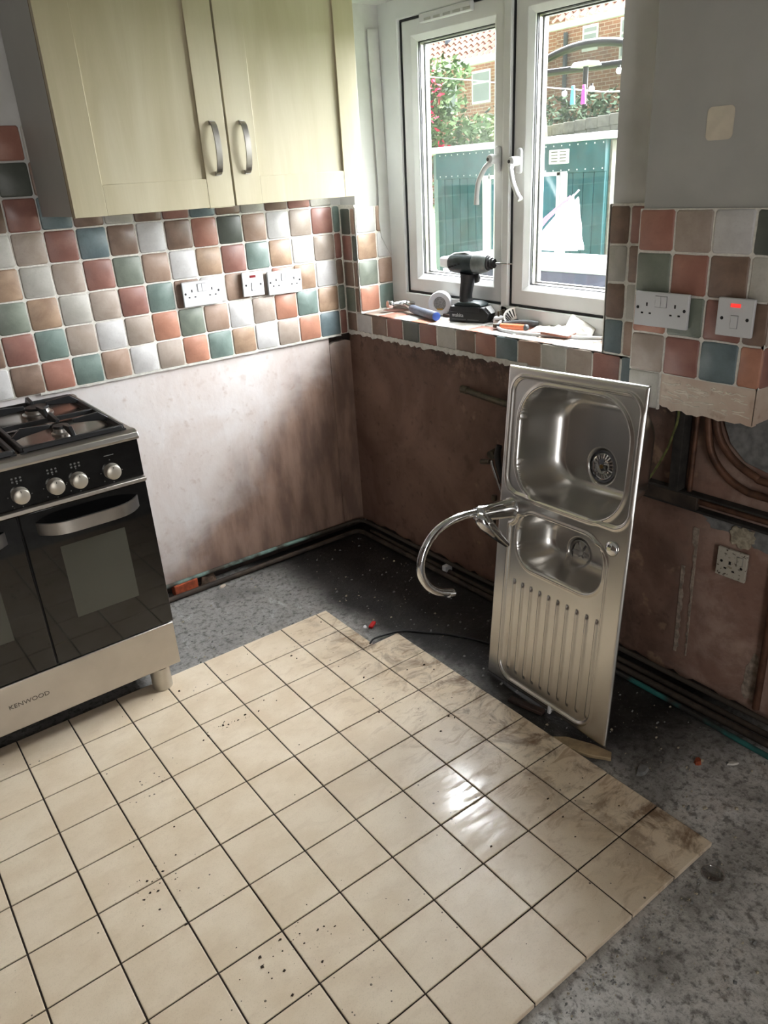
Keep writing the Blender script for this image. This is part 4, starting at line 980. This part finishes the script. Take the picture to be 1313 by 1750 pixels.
o = MB().box(-.06, .06, -.012, .012, 0, .012).build('dark_batten', plain('dark_wet_wood', (60,42,34), .7, 0, .3, 30), bevel=.002); o.location = (-.435, -1.46, .0008); o.rotation_euler = (0, 0, -1.35); tag(o, 'dark damp batten on the floor under the sink', 'batten')
dsc = MB().lathe([(.024, .0), (.026, .002), (.026, .0045), (.0235, .0050), (.0230, .0025), (.0, .0020)], 30).build('glass_disc', None, smooth=50)
def m_clear():
    t = NT('clear_plastic'); tr = t.n('ShaderNodeBsdfTransparent'); gl = t.n('ShaderNodeBsdfGlossy'); gl.inputs['Roughness'].default_value = .12
    lw = t.n('ShaderNodeLayerWeight'); lw.inputs[0].default_value = .35; mx = t.n('ShaderNodeMixShader')
    t.l(t.math('ADD', lw.outputs['Facing'], .08), mx.inputs[0]); t.l(tr.outputs[0], mx.inputs[1]); t.l(gl.outputs[0], mx.inputs[2]); t.l(mx.outputs[0], t.out.inputs[0]); return t.m
dsc.data.materials.clear(); dsc.data.materials.append(m_clear()); dsc.location = (-.567, -2.168, .0005); tag(dsc, 'clear round plastic cap on the grey concrete floor', 'cap')
pipe('black_cable', 'thin black cable trailing over the black floor towards the sink', [(-.60, -.862, .017), (-.568, -.846, .016), (-.505, -.850, .010), (-.45, -.862, .005), (-.40, -.92, .004), (-.343, -.992, .004), (-.28, -1.121, .004), (-.25, -1.30, .004)], .0035, M_rubber, 8, cat='cable')
def crumbs(name, label, n, region, smin_, smax, mat, seed, zf):
    m = MB(); r = random.Random(seed)
    while n:
        x, y = region(r)
        z = zf(x, y); s = smin_+(smax-smin_)*r.random()**3; a = r.uniform(0, PI); e = r.uniform(.4, 1)
        q = [(s*math.cos(a+k*PI/2+r.uniform(-.4, .4)), e*s*math.sin(a+k*PI/2+r.uniform(-.4, .4))) for k in range(4)]
        h = s*r.uniform(.4, .9); vs = [(x+u, y+v, z-.0003) for u, v in q]+[(x+u*.5, y+v*.5, z+h) for u, v in q]
        m.add(vs, [(3, 2, 1, 0), (4, 5, 6, 7), (0, 1, 5, 4), (1, 2, 6, 5), (2, 3, 7, 6), (3, 0, 4, 7)]); n -= 1
    return tag(m.build(name, mat), label, 'debris', kind='stuff')
def onslab(r):
    while True:
        x, y = r.uniform(-1.15, -.08), r.uniform(-2.7, -.07)
        if (y > -.56) or x > -.47 or y < -2.14 or (x > -.575 and y > -.86): return x, y
def near_right(r): return r.uniform(-.47, -.13), r.uniform(-2.5, -1.5)
crumbs('pale_floor_debris', 'pale crumbs of plaster and mortar strewn over the bare floor', 300, onslab, .001, .0065, M_mortar, 41, lambda x, y: 0.0)
crumbs('grey_floor_debris', 'grey grit and stones strewn over the bare floor', 900, onslab, .0012, .0075, M_cement, 42, lambda x, y: 0.0)
crumbs('pale_edge_debris', 'heap of pale rubble bits by the pipes below the old socket', 60, near_right, .0015, .009, M_mortar, 43, lambda x, y: 0.0)
def edge_front(r): return r.uniform(-1.15, -.5), -2.135-abs(r.gauss(0, .05))
crumbs('pale_edge_grit', 'pale specks of mortar along the front edge of the floor tiles', 160, lambda r: edge_front(r), .001, .004, M_mortar, 46, lambda x, y: 0.0)
crumbs('front_edge_grit', 'gravelly grit along the front edge of the floor tiles', 170, edge_front, .001, .005, M_cement, 44, lambda x, y: 0.0)
def ontile(r):
    while True:
        x, y = r.choice([(r.uniform(-1.6, -.55), r.uniform(-2.05, -.6)), (r.gauss(-.62, .08), r.uniform(-2.0, -1.0)), (r.gauss(-1.18, .07), r.gauss(-.92, .012)), (r.gauss(-1.62, .05), r.gauss(-1.35, .05)), (r.gauss(-1.42, .05), r.gauss(-1.72, .04))])
        if -1.9 < x < -.53 and -2.09 < y < -.6 and not (x > -.63 and y > -.9): return x, y
crumbs('dark_tile_crumbs', 'dark crumbs of dirt trodden over the cream floor tiles', 260, ontile, .0009, .0055, plain('dark_soil', (60,48,38), .9, 0, .2, 50), 45, lambda x, y: .0151)

# ------------------------------------------------------------------ the garden outside
GZ = .30
g = MB().box(.45, 40, -20, 45, GZ-.2, GZ).build('ground', plain('garden_grass', (104,120,76), .95, 0, .2, 6, .3)); struct(g)
M_shed = plain('teal_painted_boards', (24,84,90), .55, 0, .12, 8); M_wpaint = plain('white_gloss_paint', (226,230,230), .4, 0, .03, 6)
M_greywood = plain('weathered_grey_wood', (116,114,104), .9, 0, .15, 20, .3)
SX = 3.2
shed = thing('garden_shed', 'teal painted timber shed with white trim outside the window', 'shed', (SX, 2.1, GZ))
def gb(m, x0, x1, y0, y1, z0, z1): return m.box(x0-SX, x1-SX, y0-2.1, y1-2.1, z0-GZ, z1-GZ)
body = [(3.225, 1.145), (3.225, 3.04), (3.62, 3.56), (4.15, 3.56), (4.15, 1.145)]
MB().prism([(a-SX, b-2.1) for a, b in body], lambda u, v, t: (u, v, t), 0, 1.70-GZ).build('wall', M_shed, shed)
for y0, y1 in [(1.147+.101*k, 1.147+.101*k+.095) for k in range(4)] + [(2.43+.1015*k, 2.43+.1015*k+.0955) for k in range(6)]:
    gb(MB(), 3.205, 3.226, y0, y1, GZ+.02, 1.478).build('board', M_shed, shed, bevel=.003)
gb(MB(), 3.196, 3.226, 1.145, 3.04, 1.478, 1.695).build('fascia_board', M_shed, shed, bevel=.003)
roof = [(3.15, 1.06), (3.15, 3.06), (3.60, 3.64), (4.2, 3.64), (4.2, 1.06)]
MB().prism([(a-SX, b-2.1) for a, b in roof], lambda u, v, t: (u, v, t), 1.695-GZ, 1.745-GZ).build('roof_trim', M_wpaint, shed, bevel=.004)
dw = gb(MB(), 3.212, 3.226, 1.60, 2.34, GZ+.05, 1.46).build('door', plain('shed_door_glass', (44,110,124), .15, 0, .1, 4), shed)
for y0, y1, z0, z1 in ((1.565, 1.60, GZ, 1.49), (2.34, 2.375, GZ, 1.49), (1.565, 2.375, 1.462, 1.492)): gb(MB(), 3.192, 3.226, y0, y1, z0, z1).build('door_frame', M_wpaint, dw, bevel=.002)
gb(MB(), 3.186, 3.205, 1.495, 1.555, GZ, 1.492).build('corner_post', M_wpaint, shed, bevel=.002); gb(MB(), 3.186, 3.205, 2.358, 2.425, GZ, 1.492).build('corner_post', M_wpaint, shed, bevel=.002)
vn = gb(MB(), 3.184, 3.197, 1.478, 1.678, 1.546, 1.650).build('vent', M_wpaint, shed, bevel=.006)
for c in (1.535, 1.620):
    for k in range(4): gb(MB(), 3.1825, 3.1845, c-.032, c+.032, 1.562+k*.022, 1.570+k*.022).build('slot', M_greywood, vn)
for k in range(24):
    y = 1.165+.079*k
    for z in (1.50, 1.675): MB().lathe([(.006, 0), (.004, -.003), (0, -.004)], 8, (3.196-SX, y-2.1, z-GZ), 'x').build('nail_head', M_wpaint, shed)
for k in range(8):
    gb(MB(), 3.25+.11*k, 3.25+.11*k+.105, 1.125, 1.145, GZ, 1.69).build('side_board', M_greywood, shed, bevel=.003)
# storage box under the window
bxo = thing('storage_box', 'dark slatted garden storage box with pale lid below the window', 'storage box', (1.6, .2, GZ))
M_slat = plain('dark_slate_slats', (58,60,78), .6, 0, .15, 12); M_lid = plain('pale_lid', (150,154,158), .5, 0, .05, 10)
def bb(m, x0, x1, y0, y1, z0, z1): return m.box(x0-1.6, x1-1.6, y0-.2, y1-.2, z0-GZ, z1-GZ)
bb(MB(), 1.43, 1.80, -.66, .92, GZ, 1.02).build('body', M_slat, bxo)
for k in range(7): bb(MB(), 1.405, 1.43, -.66, .94, 1.02-.105*(k+1)+.006, 1.02-.105*k).build('slat', M_slat, bxo, bevel=.004)
bb(MB(), 1.385, 1.83, -.68, .60, 1.022, 1.064).build('lid', M_lid, bxo, bevel=.008); bb(MB(), 1.385, 1.83, .605, .97, 1.000, 1.064).build('lid', plain('brown_grey_lid', (120,110,112), .6, 0, .1, 12), bxo, bevel=.014)
bb(MB(), 1.375, 1.40, .885, .925, GZ, 1.0).build('post', M_wpaint, bxo, bevel=.003)
o = MB().lathe([(.022, 0), (.022, .65), (.014, .68), (0, .685)], 12).build('white_stake', M_wpaint, smooth=40); o.location = (1.40, 1.02, GZ); tag(o, 'short white rounded stake left of the garden storage box', 'stake')
o = MB().box(-.02, .02, -.035, .035, 0, .86).build('blue_post', plain('pale_blue_post', (150,170,215), .6, 0, .05, 10), bevel=.004); o.location = (1.42, 1.115, GZ); tag(o, 'pale blue upright board outside at the far left of the glass', 'post')
# folded white and pink fabric on the box
cl_ = thing('folded_parasol', 'white and pink folded fabric parasol resting on the storage box', 'parasol', (1.70, .35, 1.064))
cw = MB(); nn = 14; top = []; 
P0 = Vector((.02, .19, .02)); P1 = Vector((0, -.20, .03)); P2 = Vector((.03, -.135, .325))
def cloth(A, B, Cc, amp, seed, n=14):
    vs = []; fs = []; idx = {}
    for i in range(n+1):
        for j in range(n+1-i):
            a, b = i/n, j/n; p = A*(1-a-b)+B*a+Cc*b; p = p+Vector((amp*math.sin(9*a+seed)*math.cos(7*b+seed)*(1-b), 0, 0)); idx[i, j] = len(vs); vs.append(p)
    for i in range(n):
        for j in range(n-i):
            fs.append((idx[i, j], idx[i+1, j], idx[i, j+1]))
            if j < n-i-1: fs.append((idx[i+1, j], idx[i+1, j+1], idx[i, j+1]))
    return vs, fs
def sheet(A, B, C_, amp, seed, name, mat):
    o = MB().add(*cloth(A, B, C_, amp, seed)).build(name, mat, cl_, smooth=70); s = o.modifiers.new('thick', 'SOLIDIFY'); s.thickness = .006
M_cloth = plain('white_fabric', (205,205,205), .9, 0, .02, 20); M_pink = plain('pink_fabric', (226,120,186), .9, 0, .05, 20)
sheet(P0, P1, P2, .014, .3, 'fabric', M_cloth); sheet(P0+Vector((.05, .03, 0)), P1+Vector((.06, .0, 0)), P2+Vector((.03, -.01, -.015)), .012, 1.2, 'fabric', M_cloth)
MB().tube([(-.004, .215, .03), (-.004, .03, .20), (.02, -.12, .315)], [.012, .014, .006], 8).build('pink_border', M_pink, cl_, smooth=50)
MB().tube([(.03, -.10, .29), (.035, -.165, .345)], .005, 8).build('pole', M_wpaint, cl_)
# washing line, pegs and festoon bulbs
o = MB().tube(smooth_path([(2.2, 3.2, 2.385), (2.2, 2.04, 2.185), (2.2, 1.48, 2.092), (2.2, .913, 1.995), (2.2, .60, 1.945), (2.2, .289, 1.904), (2.2, -.6, 1.86)], 4), .004, 6).build('washing_line', M_wpaint, smooth=50); tag(o, 'white washing line strung across the garden', 'line')
for (y, z, c, nm) in ((.640, 1.955, (84,156,200), 'blue'), (.558, 1.950, (236,72,166), 'pink')):
    p = thing('clothes_peg', nm+' plastic clothes peg on the washing line', 'peg', (2.2, y, z), group='pegs on the washing line')
    mt = plain('peg_'+nm, c, .4, 0, .05, 40)
    for s in (-1, 1): MB().prism([(-.005, .016), (.005, .016), (.008, -.02), (.012, -.085), (-.002, -.085), (-.006, -.02)], lambda u, v, t: (t, u*s+s*.004, v), -.006, .006).build('arm', mt, p, bevel=.002)
    MB().tube([(-.008, 0, -.005), (.008, 0, -.005)], .004, 8).build('spring', M_chrome, p)
for k, (y, z) in enumerate(((.714, 1.942), (.509, 1.946), (.322, 2.016), (.906, 1.994))):
    b = MB().sphere((0, 0, -.006), .017, 12, 8).build('festoon_bulb', M_wpaint, smooth=60); b.location = (2.21, y, z); MB().lathe([(.008, .008), (.008, .022)], 10).build('cap', M_black, b)
    tag(b, ['round white festoon bulb just left of the blue peg', 'round white festoon bulb just right of the pink peg', 'round white festoon bulb highest, near the window pier', 'round white festoon bulb at the left end of the pegged line'][k], 'bulb', 'festoon bulbs')
# garden fence
fe = thing('garden_fence', 'weathered wooden fence behind the shed', 'fence', (5.0, 3.0, GZ))
for k in range(31):
    y = .6+.145*k; zt = 1.985-.055*(y-2.0)-GZ
    MB().box(-.012, .012, y-3, y-3+.138, 0, zt-.10).build('board', M_greywood, fe, bevel=.003)
    MB().box(-.03, .03, y-3, y-3+.141, zt-.10, zt).build('cap_block', M_greywood, fe, bevel=.004)
fe2 = thing('side_fence', 'pale wooden fence panel between the shed and the window pier', 'fence', (4.4, .2, GZ))
for k in range(10):
    for z in range(9): MB().box(-.012, .012, -.7+.14*k*2, -.7+.14*k*2+.27, .16*z, .16*z+.152).build('board', M_greywood, fe2, bevel=.003)
# foliage helper
def leaves(center, rad, n, size, seed, shell=.55):
    r = random.Random(seed); vs = []; fs = []
    for _ in range(n):
        while True:
            p = Vector((r.uniform(-1, 1), r.uniform(-1, 1), r.uniform(-1, 1)))
            if shell < p.length < 1: break
        p = Vector((center[0]+p.x*rad[0], center[1]+p.y*rad[1], center[2]+p.z*rad[2])); d = Vector((r.gauss(0, 1), r.gauss(0, 1), r.gauss(0, .6))).normalized(); e = d.cross(Vector((r.gauss(0, 1), r.gauss(0, 1), r.gauss(0, 1)))).normalized(); s = size*r.uniform(.6, 1.2)
        b = len(vs); vs += [p-d*s, p+e*s*.42, p+d*s, p-e*s*.42]; fs.append((b, b+1, b+2, b+3))
    return vs, fs
def m_leaf(name, a, b):
    t = NT(name); n = t.noise(t.pos(), 9, 4); t.set(t.mix(t.ss(n, .35, .65), lin(a), lin(b)), .85); t.b.inputs['Specular IOR Level'].default_value = .1; return t.m
bush = thing('fuchsia_bush', 'tall leafy bush with red flowers above the shed roof', 'bush', (4.42, 4.66, GZ))
lf = MB()
for k, (c, rd, n) in enumerate((((0, .22, 1.75), (.35, .42, .42), 900), ((0, -.02, 1.95), (.3, .38, .38), 800), ((0, -.36, 1.62), (.3, .34, .28), 500), ((.1, .35, 2.1), (.3, .3, .30), 420), ((.05, -.30, 2.22), (.25, .45, .16), 260), ((0, .1, 1.2), (.4, .5, .5), 500), ((0, -.55, 1.95), (.2, .12, .25), 90), ((.1, -.85, 1.62), (.25, .42, .16), 350))): lf.add(*leaves(c, rd, n, .05, 50+k, .2))
o = lf.build('foliage', m_leaf('bush_leaves', (52,74,42), (92,114,74)), bush); o['kind'] = 'stuff'
fl = MB()
for k, (c, rd, n) in enumerate((((-.2, .1, 2.2), (.2, .45, .14), 60), ((-.2, -.35, 2.05), (.2, .25, .2), 60), ((-.2, -.2, 1.5), (.2, .45, .12), 50), ((-.2, -.45, 1.75), (.15, .1, .1), 14))): fl.add(*leaves(c, rd, n, .04, 80+k, .1))
o = fl.build('flowers', m_leaf('red_flowers', (196,40,70), (232,90,120)), bush); o['kind'] = 'stuff'
stm = MB()
for k in range(7): r = random.Random(k); stm.tube([(0, 0, 0), (.05*r.uniform(-1, 1), .2*r.uniform(-1, 1), 1.1), (.1*r.uniform(-1, 1), .55*r.uniform(-1, 1), 2.1)], [.02, .014, .005], 6)
stm.build('stems', plain('brown_stem', (104,84,66), .9, 0, .2, 30), bush)
hd_ = MB()
for k in range(8): hd_.add(*leaves((5.55, 1.6+.42*k, 1.90), (.25, .32, .36), 420, .045, 120+k, .2))
o = hd_.build('ivy_hedge', m_leaf('ivy_leaves', (34,48,38), (66,84,64))); tag(o, 'dark ivy hedge growing over the top of the fence', 'hedge', kind='stuff')
gt = MB().add(*leaves((4.1, .86, .95), (.12, .16, .35), 260, .09, 160, 0)); o = gt.build('grass_tuft', m_leaf('grass_blades', (110,140,80), (170,190,130))); tag(o, 'tuft of long grass beside the right end of the shed', 'grass', kind='stuff')
# hose hung on a post
hs_ = thing('garden_hose', 'cream hose looped over a post on the fence', 'hose', (4.93, 3.31, 1.90))
MB().lathe([(.035, -.3), (.035, .20), (.02, .24)], 10).build('post', M_greywood, hs_, smooth=40)
for k in range(4):
    MB().tube(smooth_path([(-.05, -.06-.02*k, -.05-.03*k), (-.055, -.05-.012*k, .12), (-.055, 0, .17+.006*k), (-.055, .05+.01*k, .10), (-.05, .05+.025*k, -.06-.02*k)], 4), .009, 6).build('loop', plain('cream_hose', (206,204,164), .6, 0, .1, 20), hs_, smooth=50)
# arched net canopy
ac = thing('arched_canopy', 'dark arched netting canopy on a black hoop behind the hedge', 'canopy', (6.5, 3.9, GZ))
def arch(z0, h): return [(0, -1.15+2.6*k/24, z0+h*math.cos((-1+2*k/24)*PI/2*.92)) for k in range(25)]
MB().tube(arch(2.16, .37), .045, 8).build('hoop', M_black, ac, smooth=50); MB().tube([(0, -1.15, 2.24), (0, 1.45, 2.32)], .04, 8).build('crossbar', M_black, ac, smooth=50)
def m_net():
    t = NT('dark_netting'); tr = t.n('ShaderNodeBsdfTransparent'); df = t.n('ShaderNodeBsdfDiffuse'); df.inputs[0].default_value = lin((56,60,66))
    mx = t.n('ShaderNodeMixShader'); mx.inputs[0].default_value = .5; t.l(tr.outputs[0], mx.inputs[1]); t.l(df.outputs[0], mx.inputs[2]); t.l(mx.outputs[0], t.out.inputs[0]); return t.m
ar_ = arch(2.16, .37); nv = [(x+.01, y, z) for x, y, z in ar_]+[(x+.01, y, .6) for x, y, z in ar_]
MB().add(nv, [(k, k+1, 26+k, 25+k) for k in range(24)]).build('netting', m_net(), ac)
for y in (-1.13, 1.43): MB().tube([(0, y, 0), (0, y, 2.22)], .035, 8).build('post', M_black, ac, smooth=50)
bd = thing('bird_table', 'small pale roofed bird table on a dark post', 'bird table', (5.9, 3.55, GZ))
MB().prism([(-.14, 0), (.14, 0), (.10, .045), (-.10, .045)], lambda u, v, t: (t, u, v+2.22), -.1, .1).build('tray', M_wpaint, bd, bevel=.004); MB().tube([(0, 0, 0), (0, 0, 2.22)], .03, 8).build('post', M_black, bd, smooth=50); MB().tube([(0, 0, 2.0), (0, .2, 1.82)], .015, 6).build('brace', M_greywood, bd)
# houses beyond
def m_brickwall():
    t = NT('red_brickwork'); s = t.sep(t.pos()); cb = t.n('ShaderNodeCombineXYZ'); t.l(t.math('ADD', s[1], s[0]), cb.inputs[0]); t.l(s[2], cb.inputs[1])
    b = t.n('ShaderNodeTexBrick'); t.l(cb.outputs[0], b.inputs['Vector']); b.inputs['Scale'].default_value = 1.0; b.inputs['Brick Width'].default_value = .30; b.inputs['Row Height'].default_value = .105; b.inputs['Mortar Size'].default_value = .010
    b.inputs['Color1'].default_value = lin((160,112,92)); b.inputs['Color2'].default_value = lin((136,96,82)); b.inputs['Mortar'].default_value = lin((184,170,156))
    t.set(b.outputs[0], .9); return t.m
M_bw = m_brickwall()
def m_roof(name, a, b):
    t = NT(name); n = t.noise(t.pos(), 2.2, 4); t.set(t.mix(n, lin(a), lin(b)), .8); return t.m
M_roof = m_roof('clay_pantiles', (112,72,58), (138,98,82))
def pantiles(name, x0, x1, y0, y1, z0, z1, parent, o):
    ny_ = int((y1-y0)/.30)*6; nx_ = int(math.hypot(x1-x0, z1-z0)/.34); vs = []; fs = []
    for i in range(nx_*2):
        c = i//2; t = (c+(i % 2)*.999)/nx_; lift = .05 if i % 2 == 0 else 0
        for j in range(ny_+1):
            y = y0+(y1-y0)*j/ny_; w = .05*math.sin(2*PI*j/6); vs.append((x0+(x1-x0)*t-o[0], y-o[1], z0+(z1-z0)*t+w+lift-o[2]))
    for i in range(nx_*2-1):
        for j in range(ny_): a = i*(ny_+1)+j; fs.append((a, a+1, a+ny_+2, a+ny_+1))
    ob = MB().add(vs, fs).build(name, M_roof, parent); ob['kind'] = 'stuff'; return ob
def hwin(parent, y0, y1, z0, z1, x, o):
    w = MB().box(x-.03-o[0], x+.05-o[0], y0-o[1], y1-o[1], z0-o[2], z1-o[2]).build('window', M_wpaint, parent)
    MB().box(x-.04-o[0], x-.028-o[0], y0+.07-o[1], y1-.07-o[1], z0+.08-o[2], z1-.08-o[2]).build('pane', plain('grey_house_glass', (150,160,165), .1, 0, .05, 2), w)
    MB().box(x-.05-o[0], x-.027-o[0], y0+.05-o[1], y1-.05-o[1], (z0+z1)/2+.1-o[2], (z0+z1)/2+.16-o[2]).build('transom', M_wpaint, w)
HX = 20
hl = thing('brick_house', 'red brick house with low clay tiled roof seen through the first pane', 'house', (HX, 22, GZ)); ho = (HX, 22, GZ)
MB().box(HX-ho[0], HX+6-ho[0], 18.45-22, 30-22, 0, 5.1-GZ).build('wall', M_bw, hl)
pantiles('roof', HX-.4, HX+4.5, 18.4, 30.2, 5.1, 9.2, hl, ho)
MB().box(HX-.55-ho[0], HX-.38-ho[0], 18.4-22, 30.2-22, 4.88-GZ, 5.05-GZ).build('gutter', M_wpaint, hl)
hwin(hl, 19.15, 20.1, 3.7, 4.75, HX, ho); hwin(hl, 20.9, 21.8, 3.5, 4.6, HX, ho)
MB().lathe([(.13, 0), (.13, .75)], 10, (.6, 22.0-22, 5.9-GZ), 'z').build('flue_pipe', plain('grey_flue', (110,120,140), .6, 0, .1, 5), hl)
hr = thing('brick_house', 'taller red brick house with white windows seen through the second pane', 'house', (HX, 13, GZ)); ho = (HX, 13, GZ)
MB().box(0, 6, 5-13, 16.2-13, 0, 5.55-GZ).build('wall', M_bw, hr); MB().box(.2, 6.2, 16.05-13, 18.3-13, 0, 9.0-GZ).build('gable_wall', M_bw, hr)
pantiles('roof', HX-.5, HX+4.5, 4.8, 16.0, 5.55, 9.8, hr, ho)
MB().box(-.62, -.45, 4.8-13, 16.0-13, 5.33-GZ, 5.5-GZ).build('gutter', M_wpaint, hr); MB().tube([(-.1, 15.75-13, 0), (-.1, 15.75-13, 5.3-GZ)], .07, 8).build('downpipe', plain('grey_downpipe', (80,86,100), .6, 0, .1, 5), hr)
hwin(hr, 14.55, 15.15, 4.68, 5.38, HX, ho); hwin(hr, 12.6, 13.75, 4.3, 5.38, HX, ho); hwin(hr, 9.5, 11.2, 4.2, 5.35, HX, ho)
